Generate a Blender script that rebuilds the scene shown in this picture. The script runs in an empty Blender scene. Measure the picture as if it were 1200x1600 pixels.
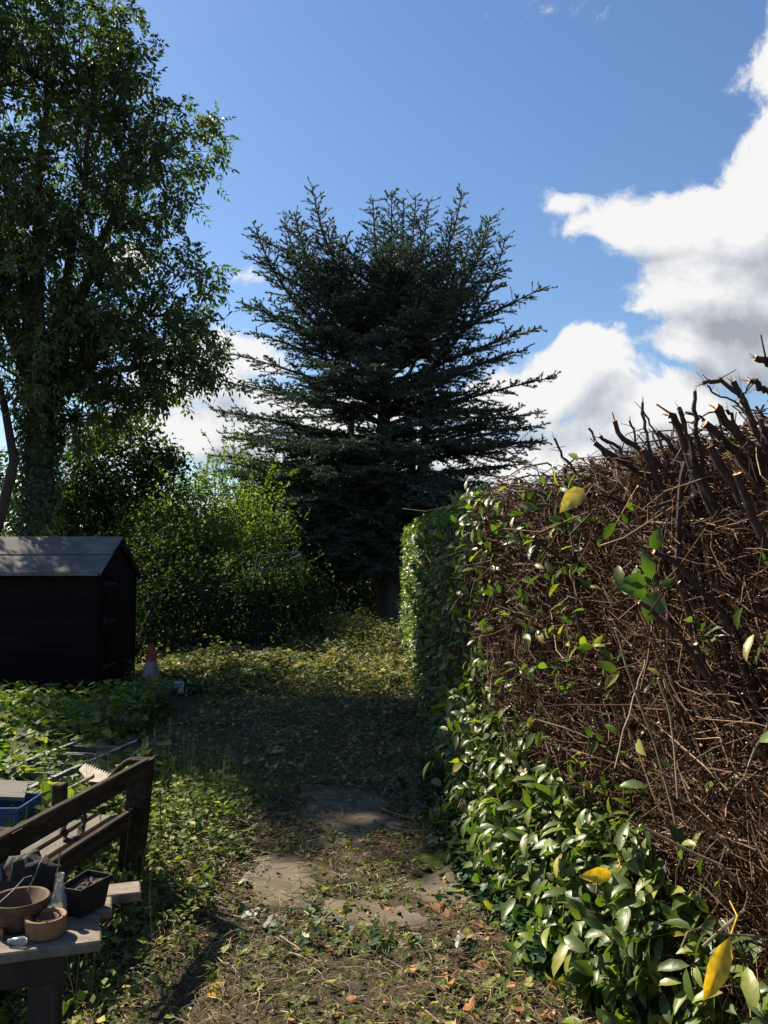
import bpy, math, random
import numpy as np
from mathutils import Vector

# ------------------------------------------------------------------ camera, sky, sun, exposure
rng = np.random.default_rng(7)
random.seed(7)
S = bpy.context.scene
C = S.collection
F = 1290.0
PITCH = math.atan(90 / F)
EYE = 1.6
cam_d = bpy.data.cameras.new("camera")
cam = bpy.data.objects.new("camera", cam_d); C.objects.link(cam)
cam.location = (0, 0, EYE)
cam.rotation_euler = (math.radians(90) + PITCH, 0, 0)
cam_d.sensor_fit = 'VERTICAL'; cam_d.sensor_height = 36; cam_d.lens = F / 1600 * 36
cam_d.clip_start = 0.05; cam_d.clip_end = 3000
S.camera = cam

SUN_EL = math.radians(42); SUN_AZ = math.radians(50)          # azimuth to the left of straight ahead
SD = np.array([-math.sin(SUN_AZ) * math.cos(SUN_EL), math.cos(SUN_AZ) * math.cos(SUN_EL), math.sin(SUN_EL)])
sun_d = bpy.data.lights.new("sun", 'SUN'); sun_d.energy = 5.0; sun_d.angle = math.radians(0.5)
sun_d.color = (1.0, 0.88, 0.70)
sun = bpy.data.objects.new("sun", sun_d); C.objects.link(sun)
sun.rotation_euler = Vector(SD).to_track_quat('Z', 'Y').to_euler()
sun.location = (-30, 25, 40)
S.view_settings.view_transform = 'Standard'; S.view_settings.look = 'None'
S.view_settings.gamma = 1; S.view_settings.exposure = 1.3
S.render.engine = 'CYCLES'
S.cycles.max_bounces = 6; S.cycles.diffuse_bounces = 3; S.cycles.glossy_bounces = 2
S.cycles.transmission_bounces = 4; S.cycles.transparent_max_bounces = 4
S.cycles.sample_clamp_indirect = 4.0


def ray(px, py):
    a = (px - 600) / F; b = (800 - py) / F
    c, s = math.cos(PITCH), math.sin(PITCH)
    return np.array([a, c - b * s, s + b * c])


def P(px, py, d):
    r = ray(px, py); return np.array([0, 0, EYE]) + r * (d / r[1])


def Q(px, py, z):
    r = ray(px, py); return np.array([0, 0, EYE]) + r * ((z - EYE) / r[2])


SKY_STRENGTH = 0.055


def build_world():
    w = bpy.data.worlds.new("World"); S.world = w; w.use_nodes = True
    nt = w.node_tree; N = nt.nodes; L = nt.links; N.clear()
    out = N.new('ShaderNodeOutputWorld')
    sky = N.new('ShaderNodeTexSky'); sky.sky_type = 'NISHITA'; sky.sun_disc = False
    sky.sun_elevation = SUN_EL; sky.sun_rotation = -SUN_AZ
    sky.altitude = 0; sky.air_density = 1.25; sky.dust_density = 0.35; sky.ozone_density = 5.0
    # cloud density group: direction -> density
    g = bpy.data.node_groups.new("cloud_density", 'ShaderNodeTree')
    g.interface.new_socket("Vector", in_out='INPUT', socket_type='NodeSocketVector')
    g.interface.new_socket("Density", in_out='OUTPUT', socket_type='NodeSocketFloat')
    gi = g.nodes.new('NodeGroupInput'); go = g.nodes.new('NodeGroupOutput')

    def nz(scale, detail, rough, dist=0.0, vec=None, ntype='FBM'):
        n = g.nodes.new('ShaderNodeTexNoise'); n.inputs['Scale'].default_value = scale
        n.inputs['Detail'].default_value = detail; n.inputs['Roughness'].default_value = rough
        n.inputs['Distortion'].default_value = dist
        g.links.new(vec or gi.outputs[0], n.inputs['Vector']); return n
    # blobs: px, py, rx, ry (px), weight
    blobs = [(1250, 70, 90, 110, 1.0), (1230, 250, 95, 130, 1.0), (1150, 370, 210, 110, 1.1), (1000, 372, 120, 55, .75),
             (905, 345, 62, 34, .42), (1110, 480, 170, 75, 1.05), (1250, 460, 200, 110, 1.1), (1070, 560, 85, 40, .8), (1175, 310, 110, 95, 1.0),
             (900, 600, 140, 62, 1.05), (1010, 655, 190, 52, 1.0), (800, 625, 110, 70, 1.0), (1130, 665, 120, 40, .7),
             (330, 590, 140, 85, 1.05), (400, 560, 90, 65, .8), (300, 690, 220, 50, 1.0), (550, 640, 260, 75, 1.0), (190, 430, 45, 36, .55),
             (380, 413, 34, 22, .3), (885, 0, 90, 22, .2), (700, 720, 500, 60, .9), (1165, 120, 50, 60, .35), (900, 740, 420, 70, 1.0)]
    prev = None
    warp = nz(5.0, 3, .55)
    wsub = g.nodes.new('ShaderNodeVectorMath'); wsub.operation = 'SUBTRACT'; wsub.inputs[1].default_value = (.5, .5, .5)
    g.links.new(warp.outputs['Color'], wsub.inputs[0])
    wmul = g.nodes.new('ShaderNodeVectorMath'); wmul.operation = 'SCALE'; wmul.inputs['Scale'].default_value = .16
    g.links.new(wsub.outputs[0], wmul.inputs[0])
    wadd = g.nodes.new('ShaderNodeVectorMath'); wadd.operation = 'ADD'
    g.links.new(gi.outputs[0], wadd.inputs[0]); g.links.new(wmul.outputs[0], wadd.inputs[1])
    for px, py, rx, ry, wt in blobs:
        r = ray(px, py); r = r / np.linalg.norm(r)
        sb = g.nodes.new('ShaderNodeVectorMath'); sb.operation = 'SUBTRACT'; sb.inputs[1].default_value = tuple(r)
        g.links.new(wadd.outputs[0], sb.inputs[0])
        ml = g.nodes.new('ShaderNodeVectorMath'); ml.operation = 'MULTIPLY'
        ml.inputs[1].default_value = (F / rx * 1.15, 2.0, F / ry * 1.15)
        g.links.new(sb.outputs[0], ml.inputs[0])
        ln = g.nodes.new('ShaderNodeVectorMath'); ln.operation = 'LENGTH'; g.links.new(ml.outputs[0], ln.inputs[0])
        ma = g.nodes.new('ShaderNodeMath'); ma.operation = 'MULTIPLY_ADD'; ma.inputs[1].default_value = -wt; ma.inputs[2].default_value = wt
        g.links.new(ln.outputs['Value'], ma.inputs[0])
        if prev is None: prev = ma.outputs[0]
        else:
            mx = g.nodes.new('ShaderNodeMath'); mx.operation = 'SMOOTH_MAX'; mx.inputs[2].default_value = .10
            g.links.new(prev, mx.inputs[0]); g.links.new(ma.outputs[0], mx.inputs[1]); prev = mx.outputs[0]
    # floor so that far off-frame sky gets scattered clouds too
    n1 = nz(3.2, 9, .58, .25, wadd.outputs[0])
    n2 = nz(11, 7, .6, .1, wadd.outputs[0])
    a1 = g.nodes.new('ShaderNodeMath'); a1.operation = 'MULTIPLY_ADD'; a1.inputs[1].default_value = 1.5; a1.inputs[2].default_value = -.78
    g.links.new(n1.outputs[0], a1.inputs[0])
    a2 = g.nodes.new('ShaderNodeMath'); a2.operation = 'MULTIPLY_ADD'; a2.inputs[1].default_value = .9; a2.inputs[2].default_value = -.45
    g.links.new(n2.outputs[0], a2.inputs[0])
    cl = g.nodes.new('ShaderNodeMath'); cl.operation = 'MAXIMUM'; cl.inputs[1].default_value = -.75
    g.links.new(prev, cl.inputs[0])
    s1 = g.nodes.new('ShaderNodeMath'); s1.operation = 'ADD'; g.links.new(cl.outputs[0], s1.inputs[0]); g.links.new(a1.outputs[0], s1.inputs[1])
    s2 = g.nodes.new('ShaderNodeMath'); s2.operation = 'ADD'; g.links.new(s1.outputs[0], s2.inputs[0]); g.links.new(a2.outputs[0], s2.inputs[1])
    n3 = nz(38, 8, .68, .0, wadd.outputs[0])
    a3 = g.nodes.new('ShaderNodeMath'); a3.operation = 'MULTIPLY_ADD'; a3.inputs[1].default_value = .7; a3.inputs[2].default_value = -.35
    g.links.new(n3.outputs[0], a3.inputs[0])
    s3 = g.nodes.new('ShaderNodeMath'); s3.operation = 'ADD'; g.links.new(s2.outputs[0], s3.inputs[0]); g.links.new(a3.outputs[0], s3.inputs[1])
    g.links.new(s3.outputs[0], go.inputs[0])

    tc = N.new('ShaderNodeTexCoord')

    def dens(off):
        gn = N.new('ShaderNodeGroup'); gn.node_tree = g
        if off is None: L.new(tc.outputs['Generated'], gn.inputs[0])
        else:
            ad = N.new('ShaderNodeVectorMath'); ad.operation = 'ADD'; ad.inputs[1].default_value = off
            L.new(tc.outputs['Generated'], ad.inputs[0]); L.new(ad.outputs[0], gn.inputs[0])
        return gn.outputs[0]
    d0 = dens(None); d1 = dens((-.022, .0, .04)); d2 = dens((-.045, 0, .10))

    def mr(v, a, b, c, d, smooth=True):
        m = N.new('ShaderNodeMapRange'); m.interpolation_type = 'SMOOTHSTEP' if smooth else 'LINEAR'
        m.inputs['From Min'].default_value = a; m.inputs['From Max'].default_value = b
        m.inputs['To Min'].default_value = c; m.inputs['To Max'].default_value = d
        L.new(v, m.inputs['Value']); return m.outputs['Result']
    cover = mr(d0, 0, .30, 0, 1)

    def math2(op, a, b):
        m = N.new('ShaderNodeMath'); m.operation = op
        for i, v in enumerate((a, b)):
            if isinstance(v, (int, float)): m.inputs[i].default_value = v
            else: L.new(v, m.inputs[i])
        return m.outputs[0]
    occ = math2('ADD', math2('MULTIPLY', mr(d1, .0, 1.1, 0, 1, False), .5), math2('MULTIPLY', mr(d2, -.1, 1.2, 0, 1, False), .85))
    occ = math2('SUBTRACT', math2('MULTIPLY', occ, .80), math2('MULTIPLY', math2('SUBTRACT', d0, d1), .7))
    ramp = N.new('ShaderNodeValToRGB'); L.new(occ, ramp.inputs[0])
    e = ramp.color_ramp.elements
    e[0].position = 0.08; e[0].color = (6.9, 6.85, 6.85, 1)
    e[1].position = 1.0; e[1].color = (2.8, 3.0, 3.4, 1)
    m_ = e.new(.48); m_.color = (4.9, 5.1, 5.5, 1)
    m_ = e.new(.8); m_.color = (3.7, 3.9, 4.3, 1)
    mix = N.new('ShaderNodeMixRGB'); L.new(cover, mix.inputs[0]); sat = N.new('ShaderNodeHueSaturation'); sat.inputs['Saturation'].default_value = 1.06; sat.inputs['Hue'].default_value = .504; sat.inputs['Value'].default_value = 1.02; L.new(sky.outputs[0], sat.inputs['Color']); L.new(sat.outputs[0], mix.inputs[1]); L.new(ramp.outputs[0], mix.inputs[2])
    bg = N.new('ShaderNodeBackground'); bg.inputs['Strength'].default_value = SKY_STRENGTH
    L.new(mix.outputs[0], bg.inputs[0]); L.new(bg.outputs[0], out.inputs[0])


build_world()


# ------------------------------------------------------------------ helpers: mesh building
def unit(v):
    v = np.asarray(v, float); return v / np.maximum(np.linalg.norm(v, axis=-1, keepdims=True), 1e-9)


class MB:
    """collects polygons; build() links them as one mesh object"""
    def __init__(self): self.v = []; self.n = 0; self.f = []          # f: (faces array, mat, rnd array)

    def add(self, verts, faces, mat=0, rnd=None):
        verts = np.asarray(verts, float).reshape(-1, 3); faces = np.asarray(faces, int)
        if rnd is None: rnd = np.full(len(faces), random.random())
        self.f.append((faces + self.n, mat, np.asarray(rnd, float))); self.v.append(verts); self.n += len(verts)

    def box(self, lo, hi, mat=0, M=None, rnd=None, bev=0.0):
        lo = np.asarray(lo, float); hi = np.asarray(hi, float)
        b = min(bev, *(abs(hi - lo) / 2.01)) if bev else 0
        if b:
            vs = []; idx = {}
            for sx in (0, 1):
                for sy in (0, 1):
                    for sz in (0, 1):
                        c = [hi[0] if sx else lo[0], hi[1] if sy else lo[1], hi[2] if sz else lo[2]]
                        i = [-b if sx else b, -b if sy else b, -b if sz else b]
                        for ax in range(3):
                            q = [c[k] + (0 if k == ax else i[k]) for k in range(3)]
                            idx[(sx, sy, sz, ax)] = len(vs); vs.append(q)
            quads = []; tris = []
            for ax in range(3):
                o1, o2 = [k for k in range(3) if k != ax]
                for s in (0, 1):
                    loop = []
                    for (p, q) in ((0, 0), (1, 0), (1, 1), (0, 1)):
                        k = [0, 0, 0]; k[ax] = s; k[o1] = p; k[o2] = q; loop.append(idx[(*k, ax)])
                    flip = (s == 0) != (ax == 1)
                    quads.append(loop[::-1] if flip else loop)
                # edges parallel to ax
                for p in (0, 1):
                    for q in (0, 1):
                        k0 = [0, 0, 0]; k0[o1] = p; k0[o2] = q; k1 = list(k0); k1[ax] = 1
                        l = [idx[(*k0, o1)], idx[(*k0, o2)], idx[(*k1, o2)], idx[(*k1, o1)]]
                        quads.append(l if (p != q) == (ax != 1) else l[::-1])
            for sx in (0, 1):
                for sy in (0, 1):
                    for sz in (0, 1):
                        tris.append([idx[(sx, sy, sz, a)] for a in range(3)])
            vs = np.array(vs)
            if M is not None: vs = M(vs)
            r = random.random() if rnd is None else rnd
            n0 = self.n
            self.add(vs, quads, mat, np.full(len(quads), r))
            self.f.append((np.array(tris) + n0, mat, np.full(len(tris), r)))
            return
        vs = np.array([[x, y, z] for x in (lo[0], hi[0]) for y in (lo[1], hi[1]) for z in (lo[2], hi[2])])
        fs = [[0, 1, 3, 2], [4, 6, 7, 5], [0, 4, 5, 1], [2, 3, 7, 6], [0, 2, 6, 4], [1, 5, 7, 3]]
        if M is not None: vs = M(vs)
        self.add(vs, fs, mat, np.full(6, random.random() if rnd is None else rnd))

    def tubes(self, pts, rad, sides=5, mat=0, cap=False, capmat=None, rnd=None):
        """pts (N,K,3), rad (N,K)"""
        pts = np.asarray(pts, float)
        if pts.ndim == 2: pts = pts[None]
        N, K, _ = pts.shape
        rad = np.broadcast_to(np.asarray(rad, float), (N, K))
        t = np.gradient(pts, axis=1); t = unit(t)
        ref = np.where(np.abs(t[:, :1, 2:3]) > .9, np.array([1., 0, 0]), np.array([0, 0, 1.]))
        n1 = unit(np.cross(t, np.broadcast_to(ref, t.shape))); n2 = np.cross(t, n1)
        a = np.arange(sides) / sides * 2 * np.pi
        ring = (np.cos(a)[:, None] * n1[:, :, None, :] + np.sin(a)[:, None] * n2[:, :, None, :]) * rad[:, :, None, None]
        v = (pts[:, :, None, :] + ring).reshape(-1, 3)
        i = np.arange(N)[:, None, None] * K * sides; k = np.arange(K - 1)[None, :, None] * sides; s = np.arange(sides)[None, None, :]
        s2 = (s + 1) % sides
        q = np.stack([i + k + s, i + k + s2, i + k + sides + s2, i + k + sides + s], -1).reshape(-1, 4)
        r = rng.random(N) if rnd is None else np.broadcast_to(rnd, (N,))
        n0 = self.n
        self.add(v, q, mat, np.repeat(r, (K - 1) * sides))
        if cap:
            base = n0 + np.arange(N)[:, None] * K * sides
            self.f.append((base + (K - 1) * sides + np.arange(sides)[None, :], mat if capmat is None else capmat, r))
            self.f.append((base + np.arange(sides)[None, ::-1], mat, r))

    def leaves(self, tmpl, pos, yd, nd, size, width=1.0, mat=0, rnd=None):
        """place a leaf template on every position: yd the direction it grows, nd its face"""
        tv, tf = tmpl
        pos = np.asarray(pos, float); N = len(pos)
        if N == 0: return
        yd = unit(yd); nd = np.asarray(nd, float); nd = unit(nd - (nd * yd).sum(-1, keepdims=True) * yd)
        xd = np.cross(yd, nd)
        size = np.broadcast_to(size, (N,))[:, None, None]; width = np.broadcast_to(width, (N,))[:, None, None]
        v = pos[:, None, :] + size * (tv[None, :, 0:1] * width * xd[:, None, :] + tv[None, :, 1:2] * yd[:, None, :] + tv[None, :, 2:3] * nd[:, None, :])
        n0 = self.n; r = rng.random(N) if rnd is None else rnd
        self.v.append(v.reshape(-1, 3)); self.n += N * len(tv)
        off = n0 + np.arange(N) * len(tv)
        for fs in tf:
            fs = np.asarray(fs)
            a = (off[:, None, None] + fs[None]).reshape(-1, fs.shape[1])
            self.f.append((a, mat, np.repeat(r, len(fs))))

    def lathe(self, prof, center, seg=24, mat=0, rnd=None, M=None):
        prof = np.asarray(prof, float); K = len(prof); a = np.arange(seg) / seg * 2 * np.pi
        v = np.stack([prof[:, None, 0] * np.cos(a), prof[:, None, 0] * np.sin(a), np.repeat(prof[:, 1:2], seg, 1)], -1).reshape(-1, 3)
        if M is not None: v = M(v)
        v = v + np.asarray(center)
        k = np.arange(K - 1)[:, None] * seg; s = np.arange(seg)[None]; s2 = (s + 1) % seg
        q = np.stack([k + s, k + s2, k + seg + s2, k + seg + s], -1).reshape(-1, 4)
        self.add(v, q, mat, np.full(len(q), random.random() if rnd is None else rnd))

    def build(self, name, mats, parent=None, smooth=False, loc=None):
        V = np.concatenate(self.v)
        if parent is not None: V = V - np.array(parent.matrix_world.translation if False else world_loc(parent))
        loc0 = np.zeros(3)
        if parent is None:
            loc0 = np.array(loc) if loc is not None else np.array([(V[:, 0].min() + V[:, 0].max()) / 2, (V[:, 1].min() + V[:, 1].max()) / 2, V[:, 2].min()])
            V = V - loc0
        me = bpy.data.meshes.new(name)
        nl = sum(f.size for f, _, _ in self.f); nf = sum(len(f) for f, _, _ in self.f)
        me.vertices.add(len(V)); me.vertices.foreach_set('co', V.astype(np.float32).ravel())
        me.loops.add(nl); me.loops.foreach_set('vertex_index', np.concatenate([f.ravel() for f, _, _ in self.f]).astype(np.int32))
        me.polygons.add(nf)
        tot = np.concatenate([np.full(len(f), f.shape[1]) for f, _, _ in self.f])
        st = np.concatenate([[0], np.cumsum(tot)[:-1]])
        me.polygons.foreach_set('loop_start', st.astype(np.int32))
        me.polygons.foreach_set('material_index', np.concatenate([np.full(len(f), m) for f, m, _ in self.f]).astype(np.int32))
        if smooth: me.polygons.foreach_set('use_smooth', np.ones(nf, bool))
        else: me.polygons.foreach_set('use_smooth', np.zeros(nf, bool))
        at = me.attributes.new('rnd', 'FLOAT', 'FACE')
        at.data.foreach_set('value', np.concatenate([r for _, _, r in self.f]).astype(np.float32))
        me.update(calc_edges=True); me.validate()
        if not isinstance(mats, (list, tuple)): mats = [mats]
        for m in mats: me.materials.append(m)
        o = bpy.data.objects.new(name, me); C.objects.link(o)
        if parent is not None: o.parent = parent
        else: o.location = loc0
        return o


def world_loc(o):
    l = np.zeros(3)
    while o is not None: l = l + np.array(o.location); o = o.parent
    return l


def tag(o, label=None, cat=None, group=None, kind=None):
    if label: o['label'] = label
    if cat: o['category'] = cat
    if group: o['group'] = group
    if kind: o['kind'] = kind
    return o


def thing(name, label, cat, loc, group=None):
    o = bpy.data.objects.new(name, None); C.objects.link(o); o.location = tuple(loc); o.empty_display_size = .1
    return tag(o, label, cat, group)


# leaf templates: x width, y length, z normal
LEAF_LO = (np.array([[0, 0, 0], [-.25, .42, .05], [0, 1, -.08], [.25, .42, .05]]), [np.array([[0, 3, 2], [0, 2, 1]])])
_hi = [[0, 0, 0], [0, .22, .03], [0, .5, .035], [0, .8, -.03], [0, 1, -.12],
       [-.155, .2, .07], [-.21, .5, .085], [-.125, .8, .02], [.155, .2, .07], [.21, .5, .085], [.125, .8, .02]]
LEAF_HI = (np.array(_hi), [np.array([[0, 1, 5], [0, 8, 1], [7, 3, 4], [3, 10, 4]]), np.array([[1, 2, 6, 5], [2, 3, 7, 6], [1, 8, 9, 2], [2, 9, 10, 3]])])
_iv = np.array([[0, 0, 0], [-.3, -.12, .03], [-.5, .22, .0], [-.24, .38, .05], [-.26, .72, 0], [0, 1, -.08], [.26, .72, 0], [.24, .38, .05], [.5, .22, 0], [.3, -.12, .03], [0, .35, -.03]])
LEAF_IVY = (_iv, [np.array([[10, i, i + 1] for i in range(1, 9)] + [[10, 0, 1], [10, 9, 0]])[:, ::-1]])
NEEDLE = (np.array([[-.12, 0, 0], [.12, 0, 0], [0, 1, 0]]), [np.array([[0, 1, 2]])])


# ------------------------------------------------------------------ materials
def nodes(name):
    m = bpy.data.materials.new(name); m.use_nodes = True; nt = m.node_tree; nt.nodes.clear()
    return m, nt, nt.nodes, nt.links


def ramp_(N, cols):
    r = N.new('ShaderNodeValToRGB'); e = r.color_ramp.elements
    while len(e) > 1: e.remove(e[0])
    e[0].position = cols[0][0]; e[0].color = (*cols[0][1], 1)
    for p, c in cols[1:]:
        x = e.new(p); x.color = (*c, 1)
    return r


def leaf_mat(name, cols, rough=.5, trans=.35, tcol=(.25, .4, .05), spec=.5, back=None, vein=False, ns=2.3, lo=.6):
    m, nt, N, L = nodes(name)
    out = N.new('ShaderNodeOutputMaterial')
    at = N.new('ShaderNodeAttribute'); at.attribute_name = 'rnd'
    rp = ramp_(N, cols); L.new(at.outputs['Fac'], rp.inputs[0])
    tc = N.new('ShaderNodeTexCoord'); nz = N.new('ShaderNodeTexNoise'); nz.inputs['Scale'].default_value = ns; nz.inputs['Detail'].default_value = 3
    L.new(tc.outputs['Object'], nz.inputs['Vector'])
    hs = N.new('ShaderNodeHueSaturation')
    mr = N.new('ShaderNodeMapRange'); mr.inputs['From Min'].default_value = .25; mr.inputs['From Max'].default_value = .75; mr.inputs['To Min'].default_value = lo; mr.inputs['To Max'].default_value = 1.35
    L.new(nz.outputs[0], mr.inputs[0]); L.new(mr.outputs[0], hs.inputs['Value']); L.new(rp.outputs[0], hs.inputs['Color'])
    pb = N.new('ShaderNodeBsdfPrincipled'); pb.inputs['Roughness'].default_value = rough; pb.inputs['Specular IOR Level'].default_value = spec
    L.new(hs.outputs[0], pb.inputs['Base Color'])
    if vein:
        n2 = N.new('ShaderNodeTexNoise'); n2.inputs['Scale'].default_value = 60; L.new(tc.outputs['Object'], n2.inputs['Vector'])
        bp = N.new('ShaderNodeBump'); bp.inputs['Strength'].default_value = .25; bp.inputs['Distance'].default_value = .004
        L.new(n2.outputs[0], bp.inputs['Height']); L.new(bp.outputs[0], pb.inputs['Normal'])
    tr = N.new('ShaderNodeBsdfTranslucent')
    mx = N.new('ShaderNodeMixRGB'); mx.blend_type = 'MULTIPLY'; mx.inputs[0].default_value = 1.0
    mx.inputs[2].default_value = (*[c * 4 for c in tcol], 1); L.new(hs.outputs[0], mx.inputs[1]); L.new(mx.outputs[0], tr.inputs[0])
    ms = N.new('ShaderNodeMixShader'); ms.inputs[0].default_value = trans
    L.new(pb.outputs[0], ms.inputs[1]); L.new(tr.outputs[0], ms.inputs[2]); L.new(ms.outputs[0], out.inputs[0])
    return m


def surf(name, c1, c2, rough=.8, scale=8, bump=.3, dist=.01, stretch=(1, 1, 1), metal=0, spec=.4, c3=None, rnd_amt=.3, detail=8):
    m, nt, N, L = nodes(name)
    out = N.new('ShaderNodeOutputMaterial'); pb = N.new('ShaderNodeBsdfPrincipled'); L.new(pb.outputs[0], out.inputs[0])
    tc = N.new('ShaderNodeTexCoord'); mp = N.new('ShaderNodeMapping'); mp.inputs['Scale'].default_value = stretch
    L.new(tc.outputs['Object'], mp.inputs[0])
    nz = N.new('ShaderNodeTexNoise'); nz.inputs['Scale'].default_value = scale; nz.inputs['Detail'].default_value = detail; nz.inputs['Roughness'].default_value = .62
    L.new(mp.outputs[0], nz.inputs[0])
    cols = [(.3, c1), (.7, c2)] if c3 is None else [(.28, c1), (.52, c2), (.72, c3)]
    rp = ramp_(N, cols); L.new(nz.outputs[0], rp.inputs[0])
    at = N.new('ShaderNodeAttribute'); at.attribute_name = 'rnd'
    mr = N.new('ShaderNodeMapRange'); mr.inputs['To Min'].default_value = 1 - rnd_amt; mr.inputs['To Max'].default_value = 1 + rnd_amt
    L.new(at.outputs['Fac'], mr.inputs[0])
    hs = N.new('ShaderNodeHueSaturation'); L.new(rp.outputs[0], hs.inputs['Color']); L.new(mr.outputs[0], hs.inputs['Value'])
    L.new(hs.outputs[0], pb.inputs['Base Color'])
    pb.inputs['Roughness'].default_value = rough; pb.inputs['Metallic'].default_value = metal; pb.inputs['Specular IOR Level'].default_value = spec
    if bump:
        bp = N.new('ShaderNodeBump'); bp.inputs['Strength'].default_value = bump; bp.inputs['Distance'].default_value = dist
        L.new(nz.outputs[0], bp.inputs['Height']); L.new(bp.outputs[0], pb.inputs['Normal'])
    return m


def glass_mat(name, col, rough=.1):
    m, nt, N, L = nodes(name)
    out = N.new('ShaderNodeOutputMaterial'); pb = N.new('ShaderNodeBsdfPrincipled'); L.new(pb.outputs[0], out.inputs[0])
    pb.inputs['Base Color'].default_value = (*col, 1); pb.inputs['Transmission Weight'].default_value = .85
    pb.inputs['Roughness'].default_value = rough; pb.inputs['IOR'].default_value = 1.45
    return m


M_laurel = leaf_mat('laurel_leaf', [(0, (.038, .065, .014)), (.45, (.075, .115, .024)), (.8, (.135, .18, .04)), (.94, (.22, .24, .05)), (1, (.36, .29, .05))], .40, .35, (.32, .42, .12), .38, vein=True)
M_laurel_shaded = leaf_mat('laurel_leaf_shaded', [(0, (.015, .035, .01)), (1, (.04, .08, .02))], .4, .25, (.25, .4, .1), .4)  # darker copy of the laurel green: shade inside the hedge put into its colour
M_yellow = leaf_mat('yellow_leaf', [(0, (.70, .47, .03)), (1, (.82, .62, .07))], .4, .45, (.28, .26, .1), .4, vein=True, ns=45, lo=.5)
M_paleleaf = leaf_mat('pale_yellow_leaf', [(0, (.5, .42, .12)), (1, (.6, .5, .16))], .5, .4, (.28, .27, .12), .3, vein=True, ns=45, lo=.5)
M_brownleaf = leaf_mat('dry_leaf', [(0, (.20, .08, .03)), (.5, (.36, .16, .06)), (1, (.5, .28, .13))], .65, .2, (.25, .22, .2), .3)
M_ash = leaf_mat('ash_leaf', [(0, (.045, .068, .034)), (.7, (.078, .108, .048)), (.93, (.11, .14, .055)), (1, (.18, .135, .06))], .5, .45, (.28, .38, .1), .4)
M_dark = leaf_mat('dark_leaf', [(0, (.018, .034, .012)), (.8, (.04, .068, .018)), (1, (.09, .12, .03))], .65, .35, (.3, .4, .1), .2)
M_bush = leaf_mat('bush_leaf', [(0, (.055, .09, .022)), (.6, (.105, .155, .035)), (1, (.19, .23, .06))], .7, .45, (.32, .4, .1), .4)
M_cedar = leaf_mat('cedar_needle', [(0, (.05, .075, .072)), (.7, (.085, .112, .095)), (1, (.13, .145, .10))], .55, .2, (.25, .35, .2), .35)
M_weed = leaf_mat('weed_leaf', [(0, (.05, .075, .018)), (.6, (.12, .165, .034)), (.92, (.24, .27, .06)), (1, (.42, .36, .10))], .62, .35, (.32, .42, .1), .22)
M_wilt = leaf_mat('wilted_leaf', [(0, (.075, .09, .03)), (.5, (.17, .18, .06)), (.85, (.33, .28, .12)), (1, (.44, .30, .15))], .7, .25, (.28, .3, .15), .2)
M_ivy = leaf_mat('ivy_leaf', [(0, (.012, .035, .012)), (.8, (.03, .07, .02)), (1, (.06, .1, .03))], .45, .2, (.25, .4, .1), .35)
M_straw = surf('dry_stalk', (.10, .07, .035), (.30, .235, .13), .75, 20, 0, rnd_amt=.75)
M_grass = leaf_mat('grass_blade', [(0, (.07, .10, .022)), (.6, (.18, .20, .05)), (1, (.40, .33, .15))], .5, .3, (.3, .38, .12), .4)
M_twig = leaf_mat('hedge_twig', [(0, (.026, .014, .009)), (.35, (.07, .032, .016)), (.7, (.135, .066, .031)), (.9, (.18, .105, .055)), (1, (.28, .20, .12))], .75, 0.0, (.2, .2, .2), .3, ns=30)
M_bark = surf('hedge_bark', (.018, .012, .010), (.07, .045, .034), .85, 28, .6, .004, (1, 1, .3))
M_cut = surf('cut_wood', (.42, .25, .13), (.62, .42, .25), .75, 40, .3, .002)
M_trunk = surf('tree_bark', (.025, .02, .016), (.075, .06, .048), .9, 9, .8, .03, (1, 1, .25))
M_branch = surf('pale_branch', (.12, .09, .06), (.3, .24, .16), .8, 20, .3, .003)
M_shedwood = surf('shed_boards', (.007, .004, .005), (.016, .008, .009), .9, 6, .5, .003, (.25, 1, 6), spec=.08, rnd_amt=.3)
M_shedtrim = surf('shed_trim', (.008, .005, .005), (.018, .008, .008), .9, 10, .4, .003, spec=.1, rnd_amt=.25)
M_felt = surf('roof_felt', (.085, .08, .078), (.15, .138, .128), .95, 2.2, .4, .004, c3=(.21, .19, .17), spec=.15, rnd_amt=.06)
M_iron = surf('dark_iron', (.02, .02, .022), (.06, .055, .05), .6, 20, .2, .002, metal=.6)
M_brick = surf('crumbling_brick', (.09, .05, .035), (.22, .14, .1), .9, 14, .6, .01)
M_table = surf('weathered_planks', (.06, .048, .038), (.16, .13, .10), .85, 7, .5, .003, (2, 9, 1), c3=(.22, .185, .15), rnd_amt=.12)
M_tableleg = surf('dark_post', (.02, .015, .013), (.06, .04, .032), .85, 12, .5, .004, (1, 1, .2))
M_bench = surf('old_bench_wood', (.012, .009, .007), (.035, .026, .019), .9, 10, .6, .004, (3, .4, 3), spec=.15, c3=(.08, .062, .046), rnd_amt=.2)
M_seat = surf('mossy_seat_wood', (.05, .045, .03), (.13, .11, .08), .85, 9, .5, .003, (6, 1, 1))
M_terra = surf('terracotta', (.13, .07, .038), (.23, .125, .065), .85, 14, .2, .002, c3=(.30, .19, .11), rnd_amt=.08)
M_terra_d = surf('mossy_terracotta', (.035, .024, .017), (.10, .055, .032), .85, 16, .3, .003, c3=(.16, .10, .06), rnd_amt=.08)
M_black = surf('black_plastic', (.004, .004, .005), (.010, .010, .011), .8, 10, .15, .002, rnd_amt=.1)
M_soilpot = surf('potting_soil', (.03, .022, .015), (.12, .09, .06), .95, 40, .8, .01)
M_alu = surf('aluminium', (.13, .135, .135), (.26, .265, .26), .6, 18, .1, .002, metal=.4, rnd_amt=.08)
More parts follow.
